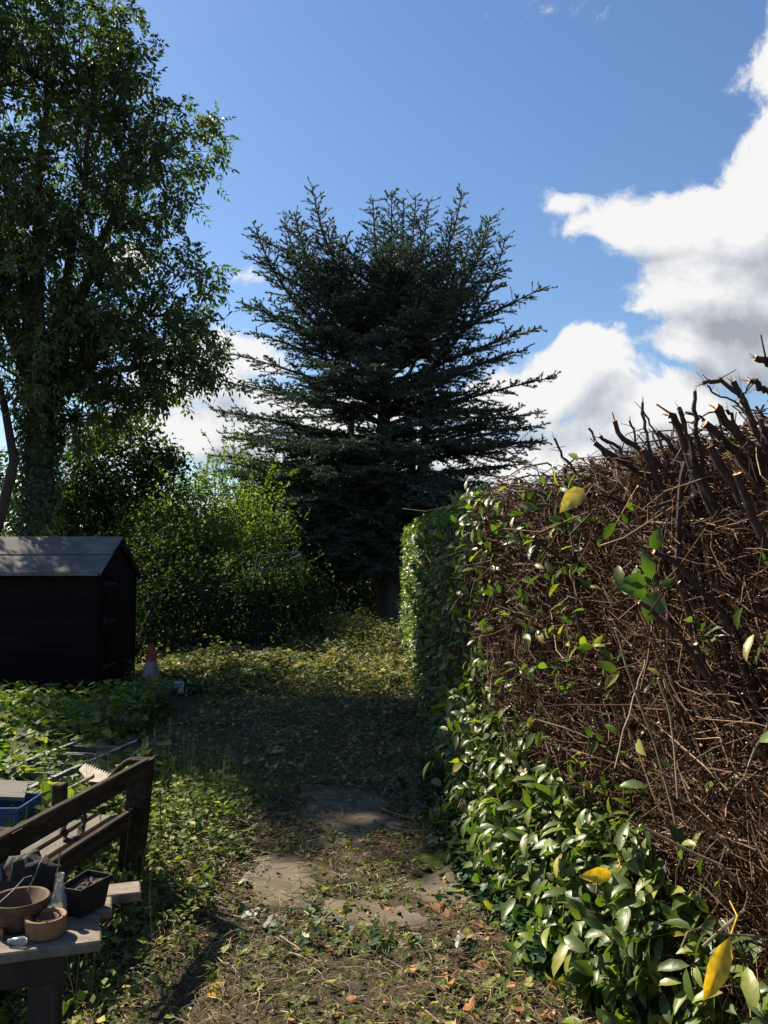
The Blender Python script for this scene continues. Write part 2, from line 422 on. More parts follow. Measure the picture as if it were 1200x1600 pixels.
M_alu_d = surf('dull_aluminium', (.08, .085, .085), (.17, .175, .17), .5, 18, .1, .002, metal=.6, rnd_amt=.15)
M_blue = surf('blue_plastic', (.010, .04, .13), (.02, .07, .20), .45, 8, .1, .002, rnd_amt=.1)
M_bluebag = surf('dark_blue_fabric', (.012, .014, .05), (.03, .035, .10), .8, 20, .4, .004)
M_grayboard = surf('grey_board', (.08, .072, .066), (.17, .155, .14), .85, 8, .3, .003, (1, 6, 1))
M_orange = surf('cone_orange', (.14, .016, .010), (.22, .03, .015), .5, 12, .1, .002)
M_white = surf('cone_white', (.12, .12, .12), (.24, .24, .23), .55, 12, .1, .002)
M_saw = surf('offwhite_plastic', (.30, .30, .29), (.55, .54, .5), .5, 12, .1, .002)
M_glass = glass_mat('clear_glass', (.85, .9, .88))
M_jar = glass_mat('cloudy_plastic', (.45, .5, .55), .45)
M_green_metal = surf('green_metal', (.03, .09, .07), (.08, .16, .13), .4, 10, .1, .002, metal=.3)
M_rake = surf('rusty_metal', (.06, .045, .035), (.16, .13, .11), .6, 20, .2, .002, metal=.4)
M_wicker = surf('wicker', (.03, .02, .015), (.09, .06, .04), .85, 30, .3, .003)


def ground_material():
    m, nt, N, L = nodes('soil')
    out = N.new('ShaderNodeOutputMaterial'); pb = N.new('ShaderNodeBsdfPrincipled'); L.new(pb.outputs[0], out.inputs[0])
    tc = N.new('ShaderNodeTexCoord')

    def nz(s, d=8, r=.6):
        n = N.new('ShaderNodeTexNoise'); n.inputs['Scale'].default_value = s; n.inputs['Detail'].default_value = d; n.inputs['Roughness'].default_value = r
        L.new(tc.outputs['Object'], n.inputs[0]); return n
    a = nz(1.1); b = nz(22, 6, .7); c = nz(90, 4, .7)
    r1 = ramp_(N, [(.35, (.042, .026, .017)), (.6, (.11, .074, .047)), (.75, (.19, .137, .092))]); L.new(b.outputs[0], r1.inputs[0])
    r2 = ramp_(N, [(.3, (.035, .03, .017)), (.7, (.085, .072, .042))]); L.new(c.outputs[0], r2.inputs[0])
    mx = N.new('ShaderNodeMixRGB'); r3 = ramp_(N, [(.42, (0, 0, 0)), (.58, (1, 1, 1))]); L.new(a.outputs[0], r3.inputs[0])
    L.new(r3.outputs[0], mx.inputs[0]); L.new(r1.outputs[0], mx.inputs[1]); L.new(r2.outputs[0], mx.inputs[2])
    L.new(mx.outputs[0], pb.inputs['Base Color']); pb.inputs['Roughness'].default_value = .95; pb.inputs['Specular IOR Level'].default_value = .2
    ad = N.new('ShaderNodeMath'); ad.operation = 'ADD'; L.new(b.outputs[0], ad.inputs[0]); L.new(c.outputs[0], ad.inputs[1])
    bp = N.new('ShaderNodeBump'); bp.inputs['Strength'].default_value = .8; bp.inputs['Distance'].default_value = .02
    L.new(ad.outputs[0], bp.inputs['Height']); L.new(bp.outputs[0], pb.inputs['Normal'])
    return m


M_ground = ground_material()
M_path = surf('trodden_mud', (.06, .045, .029), (.11, .086, .058), .92, 5, .6, .016, c3=(.16, .128, .088), rnd_amt=0, detail=10)


# ------------------------------------------------------------------ ground
def wob(x, y, s, seed):
    r = np.random.default_rng(seed); o = 0 * x
    for k in range(5):
        a = r.uniform(0, 2 * np.pi); f = s * r.uniform(.6, 1.8); p = r.uniform(0, 6.28)
        o = o + np.sin((x * np.cos(a) + y * np.sin(a)) * f + p) / 5
    return o


def H(x, y):
    x = np.asarray(x, float); y = np.asarray(y, float)
    h = .03 * wob(x, y, 1.5, 1) + .012 * wob(x, y, 6, 2) + .006 * wob(x, y, 17, 3)
    h = h * np.clip((y - .5) / 2, .3, 1)
    far = np.clip((y - 11) / 8, 0, 1)
    h = h + far * .12
    h = h + .36 * np.exp(-(((x + .55) / 1.3) ** 2 + ((y - 15.2) / 1.7) ** 2)) * (1 + .6 * wob(x, y, 5, 4))
    h = h + np.clip((y - 10.8) / 1.2, 0, 1) * np.clip((20 - y) / 2, 0, 1) * .09 * np.clip(wob(x, y, 5.5, 5) * 1.5 + .3, 0, 2)
    h = h + .16 * np.exp(-(((x + 2.2) / 1.2) ** 2 + ((y - 12.3) / .8) ** 2))
    h = h + .14 * np.exp(-(((x + 1.35) / .55) ** 2 + ((y - 5.0) / 1.2) ** 2))
    return h


def bare(x, y):
    """how trodden the soil is, 0..1"""
    e = np.exp(-(((x + .54) / .24) ** 2 + ((y - 4.3) / .55) ** 2)) * .95
    e = np.maximum(e, np.exp(-(((x + .22) / .40) ** 2 + ((y - 5.6) / .95) ** 2)) * .95)
    e = np.maximum(e, np.exp(-(((x - .36) / .27) ** 2 + ((y - 4.4) / .42) ** 2)))
    e = np.maximum(e, np.exp(-(((x - .0) / .45) ** 2 + ((y - 4.0) / .22) ** 2)) * .75)
    e = e - .45 * np.exp(-(((x + .02) / .25) ** 2 + ((y - 4.6) / .25) ** 2))
    return e + .33 * wob(x, y, 5, 11) + .28 * wob(x, y, 14, 12) + .22 * wob(x, y, 38, 13)


def build_ground():
    xs = np.unique(np.concatenate([np.linspace(-260, -8, 22), np.linspace(-8, 4, 171), np.linspace(4, 260, 22)]))
    ys = np.unique(np.concatenate([np.linspace(-60, 1, 8), np.linspace(1, 22, 260), np.linspace(22, 600, 30)]))
    X, Y = np.meshgrid(xs, ys, indexing='ij'); Z = H(X, Y)
    m = MB(); ny = len(ys)
    i, j = np.meshgrid(np.arange(len(xs) - 1), np.arange(ny - 1), indexing='ij')
    q = np.stack([i * ny + j, (i + 1) * ny + j, (i + 1) * ny + j + 1, i * ny + j + 1], -1).reshape(-1, 4)
    m.add(np.stack([X, Y, Z], -1), q, 0, np.full(len(q), .5))
    g = m.build('ground', M_ground, smooth=True, loc=(0, 0, 0)); tag(g, kind='structure')
    # path: trodden soil
    xs = np.arange(-1.3, .75, .02); ys = np.arange(3.3, 7.4, .02)
    X, Y = np.meshgrid(xs, ys, indexing='ij'); B = bare(X, Y)
    Z = H(X, Y) + np.clip((B - .60) * .08, -.02, .006)
    ny = len(ys); i, j = np.meshgrid(np.arange(len(xs) - 1), np.arange(ny - 1), indexing='ij')
    keep = B[:-1, :-1] > .48; i, j = i[keep], j[keep]
    q = np.stack([i * ny + j, (i + 1) * ny + j, (i + 1) * ny + j + 1, i * ny + j + 1], -1).reshape(-1, 4)
    m = MB(); m.add(np.stack([X, Y, Z], -1), q, 0, np.full(len(q), .5))
    p = m.build('path', M_path, smooth=True, loc=(0, 4.5, 0)); tag(p, kind='structure')


build_ground()


# ------------------------------------------------------------------ cedar
def rvec(n): return unit(rng.normal(size=(n, 3)))


def curve(a, b, sag, n):
    t = np.linspace(0, 1, n)[:, None]; a = np.asarray(a, float); b = np.asarray(b, float)
    return a + (b - a) * t + np.array(sag) * (4 * t * (1 - t))


def cedar():
    cx, cy = .08, 20.0
    root = thing('cedar_tree', 'tall dark blue-green cedar with spiky layered branches at the end of the garden', 'cedar tree', (cx, cy, 0.1))
    K = 20.0 / F
    def at(px, py, dy=0): return np.array([(px - 600) * K, cy + dy, EYE + (890 - py) * K])
    tr = MB()
    tp = np.array([[cx, cy, -.1], [cx, cy, 1.2], [cx + .05, cy, 3], [cx - .1, cy + .1, 5], [cx, cy, 7], [cx + .1, cy, 8.6]])
    tr.tubes(tp, [.36, .27, .23, .18, .12, .05], 10)
    for sgn, top in ((-1, (-.9, 1.5, 6)), (1, (.9, -.6, 6.5)), (1, (.45, .9, 6))):
        tr.tubes(curve((cx, cy, .9), (cx + top[0], cy + top[1], top[2]), (sgn * .35, 0, 0), 7), np.linspace(.2, .07, 7), 8)
    tr.build('trunk', M_trunk, root, smooth=True)
    br = MB(); nd = MB()

    def needles(p, d, up=.25, k=5, size=.062):
        n = len(p)
        pp = np.repeat(p, k, 0); dd = np.repeat(d, k, 0)
        y = unit(dd * .95 + rvec(n * k) * .65 + np.array([0, 0, up * .8]))
        nd.leaves(NEEDLE, pp, y, rvec(n * k), rng.uniform(.7, 1.3, n * k) * size, 1.5)

    def limb(a, b, sag, r0, sec_len, plane=True, dens=.13, start=.15):
        sec_len = sec_len * 1.15
        L = np.linalg.norm(np.asarray(b) - a); n = 9
        pts = curve(a, b, sag, n); br.tubes(pts, np.linspace(r0, .008, n), 4)
        ns = max(6, int(L * (1 - start) / dens))
        ts = start + (1 - start) * (np.arange(ns) + rng.random(ns) * .7) / ns
        idx = ts * (n - 1); i0 = np.clip(idx.astype(int), 0, n - 2); fr = (idx - i0)[:, None]
        base = pts[i0] * (1 - fr) + pts[i0 + 1] * fr
        tan = unit(pts[i0 + 1] - pts[i0])
        side = unit(np.cross(tan, [0, 0, 1.0]) + 1e-6); upv = np.cross(side, tan)
        sg = np.where(np.arange(ns) % 2 == 0, 1, -1)[:, None]
        if plane: lat = side * sg + upv * rng.uniform(-.45, .5, (ns, 1))
        else:
            an = np.arange(ns) * 2.4 + rng.random(ns); lat = side * np.cos(an)[:, None] + upv * np.sin(an)[:, None]
        ln = sec_len * (np.clip((1.09 - ts) * 1.8, .2, 1) if plane else np.clip((1.06 - ts) * 1.4, .17, 1)) * rng.uniform(.5, 1.2, ns)
        d = unit(tan * .75 + lat * .8)
        end = base + d * ln[:, None] + np.array([0, 0, 1]) * (ln * rng.uniform(-.32, .12, ns))[:, None]
        mid = (base + end) / 2 + np.array([0, 0, -1]) * (ln * .07)[:, None]
        sp = np.stack([base, mid, end], 1)
        br.tubes(sp, np.array([[.010, .007, .004]]), 3)
        # tufts on secondaries + tertiary shoots
        P0 = []; D0 = []
        for k in range(ns):
            m = max(3, int(ln[k] / .045)); t = (np.arange(m) + rng.random(m)) / m; t = t[:, None]
            q = base[k] * (1 - t) ** 2 + 2 * mid[k] * t * (1 - t) + end[k] * t ** 2
            P0.append(q); D0.append(np.repeat(d[k][None], m, 0))
            mt = max(2, int(ln[k] / .085)); t = ((np.arange(mt) + rng.random(mt)) / mt)[:, None]
            q = base[k] * (1 - t) ** 2 + 2 * mid[k] * t * (1 - t) + end[k] * t ** 2
            s3 = np.cross(d[k], [0, 0, 1.0]); s3 = s3 / (np.linalg.norm(s3) + 1e-6)
            dd = unit(d[k] * .8 + s3 * np.where(np.arange(mt) % 2 == 0, 1, -1)[:, None] * .8 + rng.normal(size=(mt, 3)) * .25)
            l3 = rng.uniform(.12, .36, mt)[:, None] * (1.15 - t)
            for f in (.15, .35, .55, .75, .95, 1.1):
                P0.append(q + dd * l3 * f); D0.append(dd)
        m = max(8, int(L / .06)); t = np.linspace(.3, 1, m); ii = t * (n - 1); j0 = np.clip(ii.astype(int), 0, n - 2); f_ = (ii - j0)[:, None]
        P0.append(pts[j0] * (1 - f_) + pts[j0 + 1] * f_); D0.append(unit(pts[j0 + 1] - pts[j0]))
        needles(np.concatenate(P0), np.concatenate(D0))

    # leaders: spikes along the flat top
    for px, py, dy in [(487, 288, -.4), (528, 335, .8), (582, 290, .2), (612, 300, -.6), (652, 284, .3), (724, 290, -.2), (770, 318, .4),
                       (437, 318, .3), (398, 352, -.5), (797, 352, .2), (630, 340, -1.3), (600, 318, .7), (668, 330, -.9), (745, 335, .6), (508, 330, .5), (460, 335, -.6), (760, 360, -1.2), (470, 370, -1.4), (700, 380, -1.6)]:
        tip = at(px, py, dy); h0 = tip[2] - rng.uniform(3.0, 4.2); dx = tip[0] - cx
        limb(np.array([cx + dx * .12, cy + dy * .2, h0]), tip, (dx * .14, dy * .1, -.15), .07, rng.uniform(.85, 1.1), plane=False, dens=.085, start=.25)
    # explicit side branches that make the outline
    for px, py, dy in [(860, 443, -.2), (852, 500, .3), (822, 548, -.4), (868, 590, -.3), (852, 640, .2), (848, 692, -.5), (800, 408, .1), (805, 545, .6),
                       (388, 352, .1), (385, 398, -.3), (370, 458, .4), (378, 474, -.3), (392, 520, -.4), (355, 598, -.2), (340, 640, .2), (336, 645, -.6), (334, 715, -.4), (356, 690, -.7), (372, 560, -.6), (392, 760, -2.2), (415, 830, -2.6), (448, 880, -2.4), (470, 800, -3.0), (500, 850, -3.0), (375, 735, -1.4), (835, 722, .3), (846, 668, -.5), (812, 762, -.4), (790, 782, .5), (350, 672, .3), (345, 735, -.2), (362, 765, -.8), (540, 870, -2.8), (520, 760, -3.4)]:
        tip = at(px, py, dy); dx = tip[0] - cx; asc = np.interp(tip[2], [3, 6, 9.5], [.10, .25, .6])
        limb(np.array([cx, cy, max(1.2, tip[2] - abs(dx) * asc) if py < 730 else 3.0]), tip, (0, 0, .12 - .1 * asc), .06, rng.uniform(.7, 1.0))
    zs = 1.3 + 7.9 * np.linspace(0, 1, 175) ** 1.05 + rng.normal(size=175) * .22
    zs = np.concatenate([zs, rng.uniform(2.1, 4.8, 64)])
    for i, zt in enumerate(zs):
        az = i * 2.399 + rng.normal() * .2
        R = np.interp(zt, [1.2, 3, 4.5, 6, 7.5, 8.9], [3.5, 3.85, 3.85, 3.4, 3.1, 2.2]) * (rng.uniform(.5, 1.0) if i < 175 else rng.uniform(.75, 1.03))
        dx, dy = math.cos(az) * R, math.sin(az) * R * .95
        if dx > 0 and 3.0 < zt < 5.8 and rng.random() < .42: continue
        asc = np.interp(zt, [1.2, 3, 5.5, 7.3, 9], [-.12, .0, .10, .28, .62]) + rng.normal() * .08
        o = np.array([cx + dx * .02, cy + dy * .02, max(1.0, zt - R * asc)])
        limb(o, np.array([cx + dx, cy + dy, zt]), (0, 0, .1), .05, rng.uniform(.65, 1.0))
    br.build('branches', M_trunk, root); nd.build('crown', M_cedar, root)


cedar()


# ------------------------------------------------------------------ broadleaf trees and shrubs
def ell(n, c, r, inner=.0):
    d = rvec(n); u = rng.uniform(inner ** 3, 1, n) ** (1 / 3.0)
    return np.asarray(c) + d * u[:, None] * np.asarray(r)


def ash():
    D = 13.0; K = D / F; tx = -5.54
    root = thing('ash_tree', 'tall leafy tree with an ivy clad trunk behind the dark shed', 'tree', (tx, D, 0))
    def at(px, py, dy=0): return np.array([(px - 600) * K, D + dy, EYE + (890 - py) * K])
    t = MB(); fork = np.array([tx + .1, D, 4.3])
    t.tubes(np.array([[tx - .05, D, -.1], [tx, D, 1], [tx + .05, D, 2.6], fork]), [.34, .27, .24, .22], 12)
    t.build('trunk', M_trunk, root, smooth=True)
    iv = MB(); n = 5200; h = rng.uniform(0, 5.2, n); a = rng.uniform(0, 6.283, n); r = .27 + rng.uniform(0, .12, n) + .05 * np.sin(h * 3 + a * 2)
    ps = np.stack([tx + r * np.cos(a) + h * .02, D + r * np.sin(a), h], -1); nn = np.stack([np.cos(a), np.sin(a), .3 + 0 * a], -1)
    iv.leaves(LEAF_IVY, ps, unit(np.array([0, 0, -1.]) + nn * .5 + rvec(n) * .5), nn + rvec(n) * .4, rng.uniform(.05, .09, n))
    iv.build('ivy', M_ivy, root)
    lobes = [(70, -110, 1.4, 1.3, 1.2, -.2), (-240, 70, .95, 1.1, 1.2, 0), (-225, 280, .9, 1.1, 1.1, 0), (-300, 110, .8, 1.1, .9, 0), (-285, 230, .6, 1.1, .7, .1), (110, 30, .75, 1.1, .8, .3), (40, 60, .8, 1.1, 1.0, -.4), (-70, 60, 1.5, 1.5, 1.6, 0), (205, 120, .62, .9, .75, -.2), (232, 215, .8, 1.0, .62, .2),  # far-left lobes are out of view, added to widen the crown's shadow
             (278, 185, .52, .7, .42, 0), (120, 200, .9, 1.4, .9, .4), (50, 300, 1.1, 1.4, 1.0, -.4), (-110, 290, 1.8, 1.7, 1.6, .1), (215, 300, .72, 1.0, .6, -.2), (140, 330, .9, 1.3, .75, .5),
             (100, 440, 1.1, 1.6, .85, 0), (0, 470, 1.3, 1.5, .9, .3), (-120, 470, 1.3, 1.2, 1.0, .2), (180, 395, .55, .9, .42, 0),
             (292, 445, .62, .8, .5, -.3), (240, 500, .8, 1.1, .55, .3), (318, 545, .4, .7, .45, 0), (270, 575, .6, .8, .4, 0), (160, 545, 1.1, 1.4, .75, -.2), (50, 590, 1.3, 1.4, .8, 0), (215, 610, .65, .9, .28, .2),
             (110, 650, .8, 1.0, .35, .3), (130, 90, .5, .8, .5, .2)]
    # ascending limbs
    cr = MB(); 
    leaders = [((60, 20), (25, 300)), ((130, 60), (95, 330)), ((-60, 30), (-10, 330)), ((215, 130), (150, 350)), ((20, 120), (60, 380)), ((-120, 200), (-40, 420)), ((270, 440), (160, 520)), ((300, 560), (180, 560))]
    for (tp, md) in leaders:
        a = fork.copy(); b = at(*tp, rng.uniform(-.6, .6)); m = at(*md, rng.uniform(-.4, .4))
        tt = np.linspace(0, 1, 9)[:, None]; pts = a * (1 - tt) ** 2 + 2 * m * tt * (1 - tt) + b * tt ** 2
        pts = pts + rng.normal(size=pts.shape) * .05 * tt
        bm = MB(); bm.tubes(pts, np.linspace(.12, .012, 9), 7); bm.build('branch', M_trunk, root, smooth=True)
    for (px, py, rx, ry, rz, dy) in lobes:
        c = at(px, py, dy); vol = (rx * ry * rz) ** (2 / 3.)
        nc = int(30 * vol * (2.2 if px < -60 and py < 320 else .6 if px < -60 else 1.25 if py > 400 and px < 240 else 1)) + 6
        cc = ell(nc, c, (rx, ry, rz), .25)
        st = c * .75 + np.array([tx, D, max(4.0, c[2] - 2)]) * .25
        mid = (cc + st) / 2 + rng.normal(size=cc.shape) * .12
        cr.tubes(np.stack([np.repeat(st[None], nc, 0), mid, cc], 1), np.array([[.018, .010, .004]]), 3, mat=1)
        # compound leaves
        per = 10; n = nc * per
        p0 = np.repeat(cc, per, 0) + rng.normal(size=(n, 3)) * np.array([.13, .13, .09])
        out = unit(p0 - c); rd = unit(out * .5 + rvec(n) * .9 + np.array([0, 0, -.35]))
        sd = unit(np.cross(rd, rvec(n)))
        L = rng.uniform(.16, .27, n)
        for k, (f, s) in enumerate([(.3, 1), (.3, -1), (.55, 1), (.55, -1), (.8, 1), (.8, -1), (1, 0)]):
            pos = p0 + rd * (L * f)[:, None] + np.array([0, 0, -1]) * (L * f * f * .3)[:, None]
            yd = unit(rd * (.5 if s else 1) + sd * s * .8 + np.array([0, 0, -.35]))
            cr.leaves(LEAF_LO, pos, yd, np.array([0, 0, 1.]) + rvec(n) * .8, rng.uniform(.085, .125, n), .95, rnd=None)
    cr.build('crown', [M_ash, M_trunk], root)
    # a second, thinner leaning tree at the left edge
    r2 = thing('leaning_tree', 'thin bare leaning trunk left of the ivy clad tree', 'tree', (-6.0, 12.6, 0))
    tm = MB(); tm.tubes(np.array([P(-20, 1000, 12.6), P(-8, 830, 12.6), P(5, 790, 12.6), P(22, 720, 12.6), P(8, 640, 12.7), P(-12, 560, 12.8), P(-30, 430, 12.9)]), [.09, .09, .085, .075, .06, .05, .03], 8)
    tm.build('trunk', M_trunk, r2, smooth=True)
    cm = MB(); n = 1600; c = P(-60, 430, 12.9); ps = ell(n, c, (1.0, 1.0, 1.2), .2)
    cm.leaves(LEAF_LO, ps, rvec(n) + np.array([0, 0, -.4]), rvec(n) + np.array([0, 0, 1.]), rng.uniform(.08, .12, n)); cm.build('crown', M_ash, r2)


ash()


def shrub(name, label, cat, base, lobes, mats, leaf=LEAF_LO, lsz=(.05, .08), dens=260, per=26, spread=.12, group=None, wid=1.5, canes=0, up=.9):
    root = thing(name, label, cat, base, group)
    st = MB(); cr = MB(); base = np.asarray(base, float)
    for (c, r) in lobes:
        c = np.asarray(c, float); r = np.asarray(r, float)
        nc = int(dens * (r[0] * r[1] * r[2]) ** (2 / 3.) / per * 10)
        cc = ell(nc, c, r, .35); cc = cc[cc[:, 2] > H(cc[:, 0], cc[:, 1]) + .02]; nc = len(cc)
        fr = np.array([c[0], c[1], max(.0, c[2] - r[2] * .9)])
        mid = (cc + fr) / 2 + rng.normal(size=cc.shape) * .1
        k = min(nc, 90)
        st.tubes(np.stack([fr + rng.normal(size=(k, 3)) * np.array([.2, .2, .02]), mid[:k], cc[:k]], 1), np.array([[.014, .009, .004]]), 3)
        n = nc * per
        ps = np.repeat(cc, per, 0) + rng.normal(size=(n, 3)) * spread
        out = unit(ps - c)
        cr.leaves(leaf, ps, unit(rvec(n) + out * .5 + np.array([0, 0, -.2])), rvec(n) * .8 + np.array([0, 0, up]) + out * .3, rng.uniform(*lsz, n), wid)
    for i in range(canes):
        c, r = lobes[i % len(lobes)]; a = rng.uniform(0, 6.28); b0 = np.array(c) + np.array([rng.normal() * .3, rng.normal() * .3, r[2] * .4])
        e = b0 + np.array([math.cos(a) * rng.uniform(.2, .7), math.sin(a) * .4, r[2] * rng.uniform(.75, 1.1)])
        pts = curve(b0, e, (0, 0, .15), 6); st.tubes(pts, np.linspace(.008, .003, 6), 3)
        m = 30; t = rng.uniform(.2, 1, m)[:, None]; q = b0 * (1 - t) + e * t + np.array([0, 0, .15]) * 4 * t * (1 - t)
        cr.leaves(leaf, q, rvec(m) + np.array([0, 0, .2]), rvec(m) + np.array([0, 0, 1.]), rng.uniform(*lsz, m), wid)
    st.build('stems', M_trunk, root); cr.build('crown', mats, root)
    return root


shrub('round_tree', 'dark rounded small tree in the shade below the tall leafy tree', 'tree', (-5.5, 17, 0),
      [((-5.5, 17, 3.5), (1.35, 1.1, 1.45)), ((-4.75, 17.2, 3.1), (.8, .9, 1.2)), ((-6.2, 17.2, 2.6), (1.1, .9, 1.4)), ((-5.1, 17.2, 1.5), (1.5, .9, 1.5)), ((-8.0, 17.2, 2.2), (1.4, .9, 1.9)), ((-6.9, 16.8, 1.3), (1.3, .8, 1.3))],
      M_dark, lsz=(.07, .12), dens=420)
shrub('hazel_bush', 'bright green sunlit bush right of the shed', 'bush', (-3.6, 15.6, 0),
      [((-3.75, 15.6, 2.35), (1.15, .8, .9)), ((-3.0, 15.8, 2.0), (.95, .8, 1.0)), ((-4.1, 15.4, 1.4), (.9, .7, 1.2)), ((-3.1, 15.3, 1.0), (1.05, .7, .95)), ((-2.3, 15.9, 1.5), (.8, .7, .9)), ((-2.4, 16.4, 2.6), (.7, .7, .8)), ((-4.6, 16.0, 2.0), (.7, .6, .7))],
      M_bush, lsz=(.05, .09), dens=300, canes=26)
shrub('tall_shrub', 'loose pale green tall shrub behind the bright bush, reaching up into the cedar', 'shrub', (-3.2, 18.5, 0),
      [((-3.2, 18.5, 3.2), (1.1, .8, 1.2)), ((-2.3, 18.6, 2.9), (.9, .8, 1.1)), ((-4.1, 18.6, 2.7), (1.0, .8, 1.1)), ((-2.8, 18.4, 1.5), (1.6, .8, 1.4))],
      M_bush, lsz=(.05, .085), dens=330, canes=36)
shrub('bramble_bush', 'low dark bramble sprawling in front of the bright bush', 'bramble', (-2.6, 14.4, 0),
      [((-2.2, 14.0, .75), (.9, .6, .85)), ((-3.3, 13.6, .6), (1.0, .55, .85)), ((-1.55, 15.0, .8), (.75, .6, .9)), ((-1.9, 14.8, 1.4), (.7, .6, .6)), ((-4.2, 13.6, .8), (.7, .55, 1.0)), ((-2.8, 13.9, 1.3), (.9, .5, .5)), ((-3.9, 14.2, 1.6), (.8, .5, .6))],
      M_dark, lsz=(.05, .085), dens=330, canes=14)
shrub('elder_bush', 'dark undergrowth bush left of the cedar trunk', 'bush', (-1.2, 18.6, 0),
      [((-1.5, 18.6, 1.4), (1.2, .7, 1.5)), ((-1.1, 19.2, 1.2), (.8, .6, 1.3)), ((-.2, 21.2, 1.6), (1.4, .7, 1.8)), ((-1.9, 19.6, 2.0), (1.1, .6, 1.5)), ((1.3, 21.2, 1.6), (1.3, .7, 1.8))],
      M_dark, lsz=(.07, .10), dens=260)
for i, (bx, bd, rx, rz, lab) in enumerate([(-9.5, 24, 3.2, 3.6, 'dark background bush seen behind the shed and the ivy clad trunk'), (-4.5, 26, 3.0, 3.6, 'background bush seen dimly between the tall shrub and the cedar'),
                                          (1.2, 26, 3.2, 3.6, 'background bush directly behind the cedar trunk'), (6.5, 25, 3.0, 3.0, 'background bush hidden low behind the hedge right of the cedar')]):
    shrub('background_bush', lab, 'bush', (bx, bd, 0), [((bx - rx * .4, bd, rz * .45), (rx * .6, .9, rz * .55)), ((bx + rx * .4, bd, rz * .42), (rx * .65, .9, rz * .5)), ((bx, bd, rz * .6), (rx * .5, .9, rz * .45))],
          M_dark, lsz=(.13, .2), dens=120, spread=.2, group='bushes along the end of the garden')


# ------------------------------------------------------------------ hedges
FA = np.array([.46, 5.2]); FT = unit(np.array([.44, -2.26])); FN = np.array([FT[1], -FT[0]])  # FT runs towards the camera, FN faces the path
if FN[0] > 0: FN = -FN


def hp(s, off, z):
    """point of the near hedge: s along from its far end, off into the hedge, z up; the face leans back a little"""
    s = np.asarray(s, float); off = np.asarray(off, float) + .05 * np.asarray(z) + .05 * np.sin(s * 3.1 + np.asarray(z) * 2) * .8
    xy = FA + s[..., None] * FT - off[..., None] * FN
    return np.concatenate([xy, np.asarray(z)[..., None] * np.ones(xy.shape[:-1] + (1,))], -1)


FN3 = np.array([FN[0], FN[1], 0]); FT3 = np.array([FT[0], FT[1], 0])


